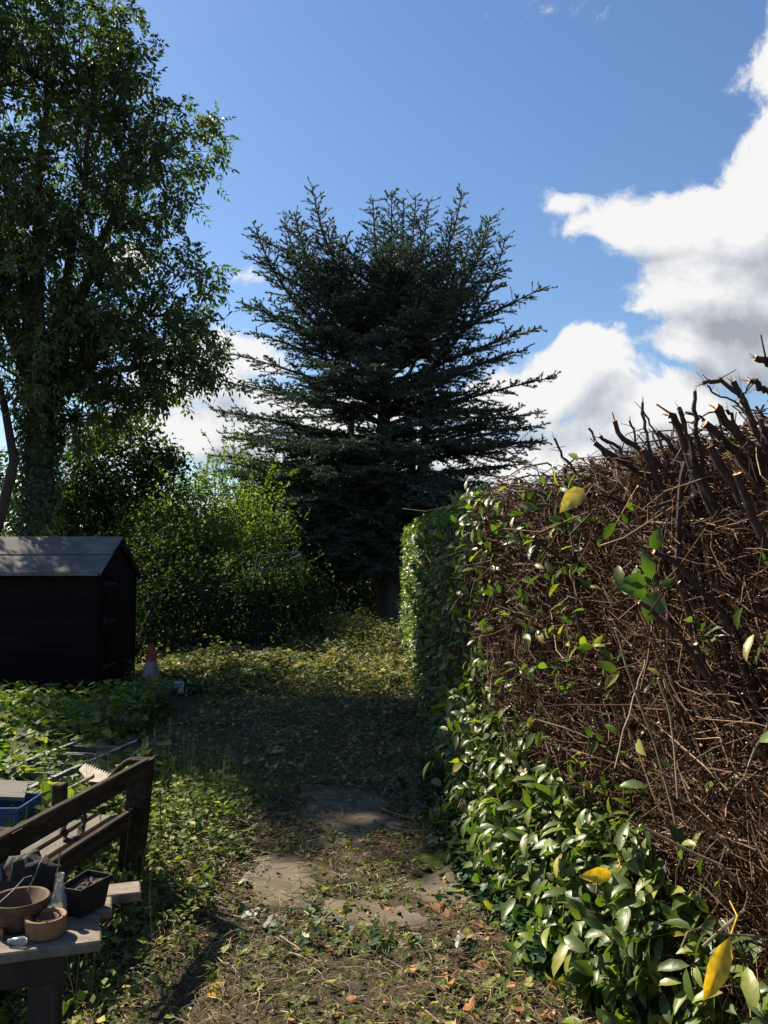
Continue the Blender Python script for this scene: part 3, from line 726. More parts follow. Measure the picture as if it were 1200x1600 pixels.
def near_hedge():
    root = thing('laurel_hedge', 'hard pruned laurel hedge, mostly bare brown cut branches, on the right', 'hedge', (1.4, 3.0, 0))
    LEN = 4.0
    # main stems
    nb = 78
    for i in range(nb):
        s0 = rng.uniform(.2, LEN - .1); o0 = rng.uniform(.25, .8); lean = rng.uniform(.2, .75)
        zt = rng.uniform(1.5, 2.12); s1 = s0 - lean * rng.uniform(.5, 1.2); s1 = max(s1, .08); o1 = max(.05, o0 - rng.uniform(.05, .5))
        a = hp(np.array(s0), np.array(o0), np.array(rng.uniform(.0, .5))); b = hp(np.array(s1), np.array(o1), np.array(zt))
        pts = curve(a, b, FT3 * rng.normal() * .07 + FN3 * rng.uniform(0, .12), 8) + rng.normal(size=(8, 3)) * .012
        r = rng.uniform(.010, .022); m = MB(); m.tubes(pts, np.linspace(r, r * .62, 8), 7, cap=True, capmat=1)
        # side shoots with cut ends
        for k in range(rng.integers(2, 5)):
            j = rng.integers(3, 7); d = unit(FN3 * rng.uniform(.2, 1) + np.array([0, 0, 1]) * rng.uniform(.2, 1) - FT3 * rng.uniform(-.4, .8))
            l = rng.uniform(.08, .28); e = pts[j] + d * l
            if e[2] > 2.08: continue
            m.tubes(curve(pts[j], e, rng.normal(size=3) * .012, 4), np.linspace(r * .5, r * .36, 4), 5, cap=True, capmat=1)
        m.build('stem', [M_bark, M_cut], root, smooth=False)
    # the thick cut limbs standing out of the top
    sticks = [([(1215, 730), (1190, 690), (1165, 635), (1145, 594)], 10, 2.35), ([(1162, 628), (1127, 592), (1100, 600)], 7, 2.33), ([(1155, 629), (1115, 612), (1103, 606)], 3, 2.3),
              ([(1230, 790), (1200, 730), (1140, 660), (1117, 635)], 16, 2.45), ([(1200, 770), (1150, 705), (1100, 660)], 13, 2.5), ([(1100, 740), (1090, 690), (1084, 650), (1090, 610)], 7, 2.55),
              ([(1130, 830), (1080, 730), (1060, 670), (1045, 647)], 13, 2.6), ([(1085, 720), (1070, 660), (1060, 637)], 8, 2.55), ([(1140, 800), (1085, 730), (1050, 700), (1028, 675)], 8, 2.75),
              ([(1030, 760), (1015, 702), (1006, 665), (1005, 628)], 5, 2.9), ([(1050, 730), (1020, 670), (1004, 640)], 3, 2.9), ([(1090, 790), (1025, 720), (970, 682), (959, 660)], 9, 3.0),
              ([(1260, 620), (1230, 590), (1200, 565), (1182, 560)], 11, 2.1), ([(1260, 690), (1225, 625), (1200, 612), (1185, 602), (1174, 592)], 10, 2.15), ([(1170, 650), (1155, 625), (1176, 596)], 3, 2.2),
              ([(1120, 700), (1100, 655), (1072, 645)], 4, 2.7), ([(1230, 720), (1195, 680), (1188, 655)], 9, 2.2), ([(1160, 690), (1148, 660), (1138, 640)], 6, 2.45), ([(1010, 740), (995, 690), (985, 655)], 4, 3.0),
              ([(990, 740), (968, 700), (935, 680)], 6, 3.2), ([(960, 730), (935, 700), (920, 668)], 4, 3.4), ([(900, 740), (880, 712), (866, 684)], 4, 3.7), ([(1060, 800), (1015, 745), (975, 725), (930, 692)], 9, 3.05),
              ([(1215, 860), (1160, 780), (1110, 700)], 15, 2.5), ([(1180, 900), (1120, 800), (1080, 710)], 12, 2.6), ([(1240, 930), (1190, 840), (1150, 740)], 15, 2.35), ([(1100, 880), (1050, 790), (1000, 700)], 9, 2.9),
              ([(1090, 1020), (1060, 900), (1062, 780), (1075, 700)], 11, 2.75), ([(1200, 1060), (1130, 960), (1060, 880), (1020, 860)], 9, 2.5), ([(1190, 1180), (1120, 1080), (1060, 990), (1000, 940)], 8, 2.55)]
    for pl, w, d in sticks:
        n = len(pl); pts = np.array([P(x, y, d + (n - 1 - i) * .015) for i, (x, y) in enumerate(pl)])
        # resample
        t = np.linspace(0, n - 1, 3 * n); i0 = np.clip(t.astype(int), 0, n - 2); fr = (t - i0)[:, None]; q = pts[i0] * (1 - fr) + pts[i0 + 1] * fr
        q = q + rng.normal(size=q.shape) * .0035
        r = w / 2 * d / F
        m = MB(); m.tubes(q, np.linspace(r * 1.1, r * .9, len(q)) * rng.uniform(.9, 1.12, len(q)), 8, cap=True, capmat=1)
        tip = q[-1]; dr = unit(q[-1] - q[-2])
        for k in range(2):   # splinters at the cut
            m.tubes(curve(tip - dr * .01, tip + dr * rng.uniform(.01, .02) + rng.normal(size=3) * .006, (0, 0, 0), 3), np.array([[r * .35, r * .2, .0005]]), 4, mat=1)
        for k in range(int(rng.integers(2, 5))):
            j = rng.integers(1, len(q) - 1); dd = unit(rng.normal(size=3) + np.array([-.3, 0, .7])); l = rng.uniform(.02, .07)
            m.tubes(curve(q[j], q[j] + dd * l, (0, 0, 0), 3), np.array([[r * .3, r * .25, r * .2]]), 4, cap=True, capmat=1)
        m.build('cut_branch', [M_bark, M_cut], root)
    # twig mass: cut tips near the face, each running back down into the hedge
    tw = MB()

    def twigs(n, depth, rr, zr=(0.05, 2.06), ln=(.12, .5), srange=(0, LEN), tipoff=(-.03, .10), cap=True, forks=False):
        s = rng.uniform(*srange, n); z = rng.uniform(*zr, n) ; off = rng.uniform(*tipoff, n) + rng.random(n) ** 2 * depth
        tip = hp(s, off, z)
        d = unit(FN3 * rng.uniform(.0, 1.0, (n, 1)) + np.array([0, 0, 1.]) * rng.uniform(-.15, 1.1, (n, 1)) - FT3 * rng.uniform(-.7, 1.0, (n, 1)) + rng.normal(size=(n, 3)) * .25)
        l = rng.uniform(*ln, n)[:, None]
        b = tip - d * l; b[:, 2] = np.minimum(b[:, 2], tip[:, 2] + .03); mid = (b + tip) / 2 + rng.normal(size=(n, 3)) * l * .12
        q1 = b * .55 + mid * .45 + rng.normal(size=(n, 3)) * l * .03; q2 = tip * .55 + mid * .45 + rng.normal(size=(n, 3)) * l * .03
        r = rng.uniform(*rr, (n, 1)) * np.array([[1.25, 1.1, .95, .85]])
        tw.tubes(np.stack([b, q1, q2, tip], 1), r, 4, cap=cap, capmat=1)
        if forks:
            for base_, bd in ((q1, q2 - q1), (mid, tip - b), (q2, tip - q2)):
                dd = unit(unit(bd) + rng.normal(size=(n, 3)) * .55); ll = l * rng.uniform(.18, .5, (n, 1)); e = base_ + dd * ll
                e[:, 2] = np.minimum(e[:, 2], 2.17)
                m2 = (base_ + e) / 2 + rng.normal(size=(n, 3)) * ll * .12
                tw.tubes(np.stack([base_, m2, e], 1), r[:, 1:2] * np.array([[.7, .6, .5]]), 3, cap=cap, capmat=1)
    twigs(8500, .22, (.0009, .0021), ln=(.05, .26)); twigs(3800, .2, (.0011, .0024), ln=(.15, .42), forks=True); twigs(1100, .3, (.0022, .0042), ln=(.2, .55), forks=True); twigs(7500, .6, (.0015, .004), tipoff=(.1, .3), ln=(.2, .7), cap=False)
    twigs(260, .12, (.003, .006), ln=(.1, .35), tipoff=(-.01, .08))
    # top fringe and the rounded far end
    twigs(1500, .9, (.0014, .003), zr=(1.98, 2.12), ln=(.06, .25), tipoff=(0, .05)); twigs(500, .9, (.0025, .005), zr=(2.0, 2.14), ln=(.1, .32), tipoff=(.02, .1))
    tw.build('twigs', [M_twig, M_cut], root)['kind'] = 'stuff'
    # whippy long shoots
    for pl, w, d in [([(1060, 1320), (1030, 1180), (985, 1060), (960, 980)], 4, 2.75), ([(1060, 1250), (1050, 1140), (1030, 1060)], 4, 2.6), ([(1150, 1230), (1190, 1150), (1215, 1090)], 4, 2.35),
                     ([(1100, 1480), (1180, 1400), (1120, 1350), (1000, 1290)], 5, 2.5), ([(960, 1200), (990, 1090), (1010, 1030)], 3, 2.8)]:
        q = np.array([P(x, y, d) for x, y in pl]); m = MB(); tt = np.linspace(0, len(q) - 1, 9); i0 = np.clip(tt.astype(int), 0, len(q) - 2); fr = (tt - i0)[:, None]
        q = q[i0] * (1 - fr) + q[i0 + 1] * fr + rng.normal(size=(9, 3)) * .003
        m.tubes(q, w / 2 * d / F, 5, cap=True, capmat=1); m.build('long_shoot', [M_branch, M_cut], root)
    # foliage: dense skirt at the bottom, a few leaves above, the untrimmed back side
    lf = MB()

    def sprigs(n, srange, zr, offr, per=6, size=(.07, .115), mat=0):
        s = rng.uniform(*srange, n); z = rng.uniform(*zr, n) if not callable(zr) else zr(s); off = rng.uniform(*offr, n)
        b = hp(s, off, z); ax = unit(FN3 * rng.uniform(.2, 1, (n, 1)) + np.array([0, 0, 1.]) * rng.uniform(-.2, .9, (n, 1)) + rng.normal(size=(n, 3)) * .4)
        l = rng.uniform(.08, .2, n)
        lf.tubes(np.stack([b - ax * .06, b + ax * l[:, None] * .5, b + ax * l[:, None]], 1), np.array([[.0025, .002, .0012]]), 3, mat=2)
        for k in range(per):
            keep = rng.random(n) < .85; nk = keep.sum()
            p = (b + ax * (l * (k + .5) / per)[:, None])[keep]
            an = k * 2.4 + rng.random(nk); u = unit(np.cross(ax[keep], rvec(nk))); w_ = np.cross(ax[keep], u)
            rd = u * np.cos(an)[:, None] + w_ * np.sin(an)[:, None]
            yd = unit(rd * .9 + ax[keep] * .5 + np.array([0, 0, -.15]))
            lf.leaves(LEAF_HI, p, yd, ax[keep] * .8 + np.array([0, 0, .5]) + rvec(nk) * .45, rng.uniform(*size, nk), rng.uniform(.85, 1.1, nk), mat=mat)
    skirt = lambda s: rng.random(len(s)) ** 1.25 * np.interp(s, [0, .6, 1.5, 2.4, 5], [.85, .72, .62, .58, .55])
    sprigs(430, (0, 2.5), skirt, (-.10, .10), size=(.07, .125)); sprigs(80, (0, 2.3), lambda s: rng.random(len(s)) * .8, (-.12, .05), per=5, size=(.04, .08)); sprigs(110, (2.5, LEN), lambda s: rng.random(len(s)) * .5, (-.04, .12)); sprigs(200, (0, 2.6), (.05, .5), (.05, .3))
    sprigs(34, (-.02, .3), (.2, 2.0), (-.03, .15), per=4, size=(.06, .1)); sprigs(110, (.1, LEN), (.5, 1.98), (-.06, .15), per=3, size=(.055, .10)); sprigs(40, (.1, 1.8), (.6, 1.7), (-.06, .1), per=4, size=(.05, .08))
    sprigs(60, (0, 1.6), (1.7, 2.02), (-.02, .2), per=3, size=(.06, .1))
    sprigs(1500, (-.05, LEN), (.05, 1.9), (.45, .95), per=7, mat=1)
    lf.build('foliage', [M_laurel, M_laurel_shaded, M_twig], root, smooth=True)
    # a few leaves big enough to single out
    def one(px0, py0, px1, py1, d, w, mat, name, label, nrm=(-.3, -1, .35)):
        a = P(px0, py0, d); b = P(px1, py1, d - .02); L = np.linalg.norm(b - a); m = MB()
        m.leaves((LEAF_HI[0] * np.array([1, 1, 1.8]), LEAF_HI[1]), a[None], (b - a)[None], np.array([nrm]), L, w, rnd=np.array([.4])); m.tubes(np.array([a + np.array([.05, .12, .03]), a - (b - a) * .25 + np.array([.01, .02, 0]), a]), .0018, 4)
        o = m.build(name, mat, root, smooth=True); o['label'] = label
    one(1141, 1463, 1100, 1568, 1.9, .72, M_yellow, 'leaf', 'large yellow leaf hanging from a bent stalk')
    one(912, 763, 876, 798, 3.35, 1.35, M_paleleaf, 'leaf', 'pale yellow leaf near the top of the hedge', (-.2, -1, .1))
    one(957, 1366, 908, 1370, 2.9, 1.1, M_yellow, 'leaf', 'ochre yellow leaf low in the hedge')
    for (a, b, c, e, w) in [(1010, 912, 975, 905, 1.7), (1012, 930, 968, 916, 1.3), (1028, 925, 1012, 970, 1.9), (1032, 918, 1058, 905, 1.3), (1018, 905, 1005, 860, 1.1), (1022, 860, 1030, 825, 1.5)]:
        one(a, b, c, e, 2.7, w, M_laurel, 'leaf', 'green leaf of the sprig in the middle of the bare branches')
    m = MB(); q = np.array([P(1065, 1480, 1.9), P(1075, 1456, 1.9), P(1095, 1449, 1.9), P(1140, 1461, 1.9), P(1178, 1462, 1.9), P(1230, 1470, 1.95)]); m.tubes(q, .0028, 5); o = m.build('stalk', M_straw, root); o['label'] = 'bent yellowish stalk'


near_hedge()


def far_hedge():
    root = thing('leafy_hedge', 'leafy green laurel hedge beyond the pruned one, running towards the cedar', 'hedge', (.9, 10, 0))
    y0, y1 = 5.35, 15.0
    lf = MB(); st = MB()
    def face_x(y): return np.interp(y, [5, 6.5, 10, 15], [.56, .52, .46, .33])
    def top(y): return np.interp(y, [5, 8, 15], [2.10, 2.18, 2.3])
    n = 26000
    y = y0 + (y1 - y0) * rng.random(n); z = rng.random(n) * top(y); k = rng.random(n)
    off = np.abs(rng.normal(size=n)) * .09 + .05 * np.sin(y * 4 + z * 3) + .04 * np.sin(y * 9 - z * 7)
    x = face_x(y) + off + .03 * z
    rd = rng.random(n) ** 2
    kp = ~((y < 9.5) & (z > .5) & (rng.random(n) < .75)); y, z, k, off, x = y[kp], z[kp], k[kp], off[kp], x[kp]; n = len(y)
    nrm = np.tile(np.array([[-.7, -.2, .55]]), (n, 1))
    # top and far end
    i = k < .22; z[i] = top(y[i]) - np.abs(rng.normal(size=i.sum())) * .06 + .04 * np.sin(y[i] * 5); x[i] = face_x(y[i]) + rng.random(i.sum()) * 1.0; nrm[i] = [0, 0, 1]
    j = (k >= .22) & (k < .30); y[j] = y1 - np.abs(rng.normal(size=j.sum())) * .08; x[j] = face_x(y1) + rng.random(j.sum()) * 1.0; nrm[j] = [-.2, .8, .4]
    p = np.stack([x, y, z], -1)
    # rounded shoulder
    sh = np.clip((z - (top(y) - .25)) / .25, 0, 1); p[:, 0] += np.where(~i, sh ** 2 * .16, 0)
    yd = unit(rvec(n) * .8 + nrm * .25 + np.array([-.2, 0, -.25]))
    lf.leaves(LEAF_HI, p, yd, nrm + rvec(n) * .55, rng.uniform(.06, .11, n), rng.uniform(.9, 1.2, n))
    # inner fill
    n2 = 9000; y = rng.uniform(y0, y1, n2); p2 = np.stack([face_x(y) + rng.uniform(.2, 1.0, n2), y, rng.random(n2) * (top(y) - .1)], -1)
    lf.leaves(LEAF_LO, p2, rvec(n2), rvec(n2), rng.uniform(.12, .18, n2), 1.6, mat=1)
    ns = 900; y = rng.uniform(y0, y1, ns); b = np.stack([face_x(y) + rng.uniform(.25, .8, ns), y, rng.uniform(0, 1.4, ns)], -1)
    e = b + np.stack([-rng.uniform(.0, .35, ns), rng.normal(size=ns) * .2, rng.uniform(.3, .8, ns)], -1); e[:, 2] = np.minimum(e[:, 2], 2.15)
    st.tubes(np.stack([b, (b + e) / 2 + rng.normal(size=(ns, 3)) * .03, e], 1), np.array([[.008, .006, .003]]), 4)
    # brown cut twigs on the part next to the pruned hedge
    nt = 5200; y = 5.3 + rng.random(nt) ** 1.6 * 3.6; z = rng.uniform(.7, 2.05, nt); tip = np.stack([face_x(y) + rng.uniform(-.01, .2, nt) + .03 * z, y, z], -1)
    d = unit(np.stack([-rng.random(nt), rng.normal(size=nt) * .5, rng.uniform(0, 1, nt)], -1)); l = rng.uniform(.1, .35, nt)[:, None]
    st.tubes(np.stack([tip - d * l, tip - d * l * .5 + rng.normal(size=(nt, 3)) * .012, tip], 1), rng.uniform(.0015, .0035, (nt, 1)) * np.array([[1.2, 1, .9]]), 4)
    st.build('stems', M_twig, root); lf.build('foliage', [M_laurel, M_laurel_shaded], root, smooth=True)


far_hedge()


# ------------------------------------------------------------------ shed
def shed():
    x1, yf, yb = -3.56, 10.3, 11.8; x0 = -5.75; ze = 1.58; zr = 2.0; ym = (yf + yb) / 2
    root = thing('garden_shed', 'dark brown wooden garden shed with a grey felt roof on the left', 'shed', ((x0 + x1) / 2, ym, 0))
    z0 = .08; bw = .118
    w = MB(); z = z0
    while z < ze - .01:
        h = min(bw, ze - z)
        w.add(np.array([[x0, yf - .016, z], [x1, yf - .016, z], [x1, yf - .004, z + h], [x0, yf - .004, z + h], [x0, yf + .02, z], [x1, yf + .02, z], [x1, yf + .02, z + h], [x0, yf + .02, z + h]]),
              [[0, 1, 2, 3], [0, 4, 5, 1], [1, 5, 6, 2], [0, 3, 7, 4], [3, 2, 6, 7]], 0, np.full(5, rng.random()))
        z += bw
    w.build('front_wall', M_shedwood, root)
    for nm, xx, sg in (('gable_wall', x1, 1), ('far_gable_wall', x0, -1)):
        w = MB(); z = z0
        def halfw(z): return (yb - yf) / 2 if z <= ze else (yb - yf) / 2 * max(0, (zr - z) / (zr - ze))
        while z < zr - .02:
            h = min(bw, zr - z); a = halfw(z); b = halfw(z + h)
            if z < ze < z + h: b = halfw(z + h)
            xo = xx + sg * .016; xi = xx + sg * .004
            w.add(np.array([[xo, ym - a, z], [xo, ym + a, z], [xi, ym + b, z + h], [xi, ym - b, z + h], [xx - sg * .02, ym - a, z], [xx - sg * .02, ym + a, z], [xx - sg * .02, ym + b, z + h], [xx - sg * .02, ym - b, z + h]]),
                  [[0, 1, 2, 3], [0, 4, 5, 1], [1, 5, 6, 2], [0, 3, 7, 4]], 0, np.full(4, rng.random()))
            z += bw
        w.build('gable_wall', M_shedwood, root)
    w = MB(); w.box((x0, yb - .02, z0), (x1, yb + .01, ze), 0); w.build('back_wall', M_shedwood, root)
    # corner posts
    for cx, cy in ((x1, yf), (x1, yb), (x0, yf)):
        c = MB(); c.box((cx - .03, cy - .03, .02), (cx + .03, cy + .03, ze - .02), bev=.004); c.build('corner_post', M_shedtrim, root)
    # roof: two felt-covered slopes with overlapping strips
    sl = (zr - ze) / (ym - yf); ov = .09
    for sg in (-1, 1):
        r = MB()
        for a, b, lift in ((0.0, .52, .012), (.48, 1.0, .0)):
            ya = ym + sg * (ym - yf + ov) * a; yb_ = ym + sg * (ym - yf + ov) * b
            za = zr + .03 - sl * abs(ya - ym) + lift; zb = zr + .03 - sl * abs(yb_ - ym) + lift
            nx = 40; xs = np.linspace(x0 - .07, x1 + .07, nx); t = np.linspace(0, 1, 6)
            X, T = np.meshgrid(xs, t, indexing='ij'); Y = ya + (yb_ - ya) * T; Z = za + (zb - za) * T + .004 * wob(X, Y, 14, 9)
            for dz, fl in ((0, False), (-.012, True)):
                i, j = np.meshgrid(np.arange(nx - 1), np.arange(5), indexing='ij'); q = np.stack([i * 6 + j, (i + 1) * 6 + j, (i + 1) * 6 + j + 1, i * 6 + j + 1], -1).reshape(-1, 4)
                if fl: q = q[:, ::-1]
                r.add(np.stack([X, Y, Z + dz], -1), q, 0, np.full(len(q), .5))
            # turned-down edge
            if b == 1.0:
                r.add(np.array([[x0 - .07, yb_, zb], [x1 + .07, yb_, zb], [x1 + .07, yb_, zb - .035], [x0 - .07, yb_, zb - .035]]), [[0, 1, 2, 3]], 0)
        r.build('roof', M_felt, root)
    # bargeboards and eaves fascia
    for xx in (x1 + .045, x0 - .045):
        for sg in (-1, 1):
            b = MB(); ye = ym + sg * (ym - yf + ov); zt = zr + .016; zb = zr + .016 - sl * (ym - yf + ov)
            v = []
            for dx in (-.012, .012):
                v += [[xx + dx, ym, zt], [xx + dx, ye, zb], [xx + dx, ye, zb - .085], [xx + dx, ym, zt - .1]]
            b.add(v, [[0, 1, 2, 3], [4, 7, 6, 5], [0, 4, 5, 1], [1, 5, 6, 2], [2, 6, 7, 3], [3, 7, 4, 0]]); b.build('bargeboard', M_shedtrim, root)
    f = MB(); f.box((x0 - .03, yf - ov + .012, ze - .075), (x1 + .03, yf - ov + .03, ze - .01), bev=.003); f.build('fascia', M_shedtrim, root)
    # door in the gable end with battens and strap hinges
    dr = MB(); yd0, yd1 = yf + .3, yb - .28
    for k in range(8):
        a = yd0 + (yd1 - yd0) * k / 8; b = yd0 + (yd1 - yd0) * (k + 1) / 8
        dr.box((x1 + .018, a + .002, .12), (x1 + .034, b - .002, 1.52), bev=.003)
    door = dr.build('door', M_shedwood, root)
    for zh in (.38, .95, 1.42):
        h = MB(); h.box((x1 + .036, yd0 - .10, zh - .014), (x1 + .041, yd0 + .34, zh + .014), bev=.001); h.box((x1 + .018, yd0 - .12, zh - .05), (x1 + .042, yd0 - .085, zh + .05), bev=.001)
        h.build('strap_hinge', M_iron, door)
    b = MB()
    for xx in np.arange(x0 + .1, x1, .55): b.box((xx, yf - .01, -.05), (xx + .24, yb, z0 - .01), bev=.01)
    b.build('base_block', M_brick, root)


shed()


# ------------------------------------------------------------------ small things by the shed
def gp(x, y, dz=0): return np.array([x, y, float(H(x, y)) + dz])


def cone():
    p = gp(*Q(238, 1083, 0)[:2]); p = np.array([(240 - 600) * 10.5 / F, 10.5, float(H(-2.9, 10.5))])
    root = thing('traffic_cone', 'orange and white traffic cone standing beside the shed corner', 'traffic cone', p)
    b = MB(); b.box(p + (-.2, -.2, 0), p + (.2, .2, .035), bev=.012); b.build('base', M_orange, root)
    c = MB(); c.lathe([(.16, .035), (.15, .05), (.13, .13), (.105, .26), (.030, .66), (.022, .665), (.0, .66)], p, 24, 0); c.build('cone', M_orange, root, smooth=True)
    s = MB(); s.lathe([(.1075, .26), (.071, .45)], p, 24, 0); s.build('band', M_white, root, smooth=True)


cone()


def blob(center, r, mat, name, parent=None, seed=0, amp=.25, res=24):
    rr = np.random.default_rng(seed); u = np.linspace(0, 2 * np.pi, res, endpoint=False); v = np.linspace(.0, np.pi, res // 2 + 1)
    U, V = np.meshgrid(u, v, indexing='ij'); d = np.stack([np.cos(U) * np.sin(V), np.sin(U) * np.sin(V), np.cos(V)], -1)
    f = 1.0
    for k in range(9):
        a = unit(rr.normal(size=3)); f = f + amp / 3 * np.abs(np.sin((d @ a) * rr.uniform(2, 8) + rr.uniform(0, 6)))
    p = d * f[..., None] * np.array(r); p[..., 2] = np.maximum(p[..., 2], -r[2] * .6)
    m = MB(); i, j = np.meshgrid(np.arange(res), np.arange(res // 2), indexing='ij'); n2 = res // 2 + 1; i2 = (i + 1) % res
    q = np.stack([i * n2 + j, i * n2 + j + 1, i2 * n2 + j + 1, i2 * n2 + j], -1).reshape(-1, 4)
    m.add(p.reshape(-1, 3) + np.array(center), q); return m.build(name, mat, parent, smooth=True)


def chainsaw():
    p = gp((283 - 600) * 10.6 / F, 10.6)
    root = thing('chainsaw', 'white and black chainsaw lying on the grass right of the cone', 'chainsaw', p)
    b = MB(); b.box(p + (-.10, -.08, .02), p + (.10, .09, .15), bev=.03); b.box(p + (-.08, -.085, .13), p + (.06, .07, .18), bev=.02); b.build('body', M_saw, root)
    h = MB(); h.tubes(np.array([p + (-.1, -.1, .06), p + (-.11, -.1, .2), p + (-.07, -.1, .25), p + (.07, -.1, .25), p + (.11, -.1, .2), p + (.1, -.1, .06)]), .013, 6); h.build('handle', M_black, root, smooth=True)
    c = MB(); c.box(p + (-.33, .0, .06), p + (-.1, .008, .12), bev=.003); c.build('guide_bar', M_iron, root)
    g = MB(); g.tubes(np.array([p + (.09, 0, .05), p + (.2, 0, .05), p + (.24, 0, .09), p + (.2, 0, .13), p + (.09, 0, .13)]), .016, 6); g.build('rear_handle', M_black, root, smooth=True)


chainsaw()
o = blob(gp((222 - 600) * 10.2 / F, 10.05, .06), (.2, .14, .12), M_bluebag, 'cloth_bag', seed=3); tag(o, 'crumpled dark blue cloth bag on the ground in front of the cone', 'bag')
o = blob(gp((258 - 600) * 10.2 / F, 10.25, .05), (.11, .1, .1), M_bluebag, 'cloth_bag', seed=5); tag(o, 'smaller dark blue bundle between the cone and the chainsaw', 'bag')
m = MB(); p = gp((180 - 600) * 9.7 / F, 9.9); m.box(p + (-.12, -.1, 0), p + (.1, .08, .12), bev=.015); m.tubes(np.array([p + (-.06, 0, .12), p + (-.05, 0, .17), p + (.04, 0, .17), p + (.05, 0, .12)]), .008, 5)
o = m.build('tool_case', M_alu_d, None); tag(o, 'small grey tool case on the ground at the shed door corner', 'tool case')
m = MB(); p = gp((213 - 600) * 10.5 / F, 10.45); m.box(p + (-.15, -.08, 0), p + (.12, .08, .14), bev=.03); o = m.build('fuel_can', M_orange); tag(o, 'low orange can in deep shade between the shed and the cone', 'can')

shrub('climbing_weed', 'yellow-green shoots showing just above the shed ridge', 'plant', (-4.8, 12.5, 0), [((-5.06, 12.4, 2.05), (.09, .08, .14)), ((-4.5, 12.45, 2.0), (.12, .08, .12)), ((-4.28, 12.45, 2.0), (.1, .08, .1)), ((-4.8, 12.4, 1.5), (.5, .12, .35))], M_weed, leaf=LEAF_IVY, lsz=(.05, .09), dens=500, per=10, spread=.06, wid=1.1)
# bent metal frame in the bushes
root = thing('metal_frame', 'thin green metal tube frame left in the dark undergrowth below the cedar', 'frame', P(425, 960, 13.6))
for pl in ([(392, 925), (402, 868), (470, 862)], [(402, 900), (408, 872), (440, 880), (470, 866)], [(470, 862), (474, 925)], [(397, 890), (470, 885)]):
    m = MB(); m.tubes(np.array([P(x, y, 13.2 + i * .1) for i, (x, y) in enumerate(pl)]), .009, 6); m.build('tube', M_green_metal, root)


# ------------------------------------------------------------------ bench
def bench():
    r0 = P(232, 1184, 4.2); r1 = P(-60, 1330, 2.78)          # top rail ends
    r1[2] = r0[2]
    ax = unit(r1 - r0); L = np.linalg.norm(r1 - r0)
    out = unit(np.array([ax[1], -ax[0], 0])); out = -out if out[0] > 0 else out     # seat side, away from the path
    base = np.array([r0[0], r0[1], 0]) + ax * L / 2
    root = thing('garden_bench', 'old dark wooden garden bench seen from behind, overgrown, beside the path', 'bench', base)
    UP = np.array([0, 0, 1.])

    def fr(o):
        return lambda v: o + v[:, :1] * ax + v[:, 1:2] * out + v[:, 2:3] * UP
    O = np.array([r0[0], r0[1], 0.0]); zt = r0[2]
    def board(nm, s0, s1, o0, o1, z0, z1, mat=M_bench, sag=0, bev=.006, tilt=0):
        m = MB(); m.box((s0, o0, z0), (s1, o1, z1), M=fr(O), bev=bev); m.build(nm, mat, root)
    lean = .07
    board('back_rail', .01, L, -.015, .02, zt - .09, zt)
    board('back_rail', .03, .86, .04, .075, zt - .32, zt - .235)
    # end post (slanted) and its front leg
    for s in (0.0, 1.15):
        m = MB(); c = [(-.02, zt - .005), (.075, zt - .005), (.14, .0), (.02, 0)]
        v = []
        for ds in (s - .035, s + .035):
            v += [(ds, c[0][0] + .0, c[0][1]), (ds, c[1][0], c[1][1]), (ds, c[2][0] + .02, -.05), (ds, c[3][0] + .02, -.05)]
        m.add(fr(O)(np.array(v)), [[0, 1, 2, 3], [4, 7, 6, 5], [0, 4, 5, 1], [1, 5, 6, 2], [2, 6, 7, 3], [3, 7, 4, 0]]); m.build('post', M_bench, root)
        m = MB(); m.box((s - .03, .44, -.05), (s + .03, .5, .52), M=fr(O), bev=.006); m.build('leg', M_bench, root)
        t = np.linspace(0, 1, 9)[:, None]
        q = O + ax * s + out * (.0 + .2 * t) + UP * (zt - .03 + .05 * np.sin(t * np.pi) - .08 * t)
        m = MB(); m.tubes(q, .016, 8, cap=True); m.build('armrest', M_bench, root, smooth=True)
        board('seat_bearer', s - .02, s + .02, .08, .46, .29, .345)
    for k in range(4):
        board('seat_slat', -.01, L, .09 + k * .095, .09 + k * .095 + .075, .347 + .003 * k, .37 + .003 * k, M_seat)
    # things caught on it
    c = O + ax * .62 + out * .05 + UP * (zt - .14); a = np.linspace(0, 2 * np.pi, 40)
    w = MB()
    for k in range(4):
        rr = .075 + .006 * k; q = c + (np.cos(a) * rr)[:, None] * ax + (np.sin(a) * (rr * .8))[:, None] * UP + (.012 * np.sin(a * (7 + k) + k))[:, None] * out; w.tubes(q, .0045, 5)
    o = w.build('wicker_ring', M_wicker); tag(o, 'dark woven twig ring hanging on the bench back', 'wreath')
    return O, ax, out, zt


bO, bax, bout, bzt = bench()

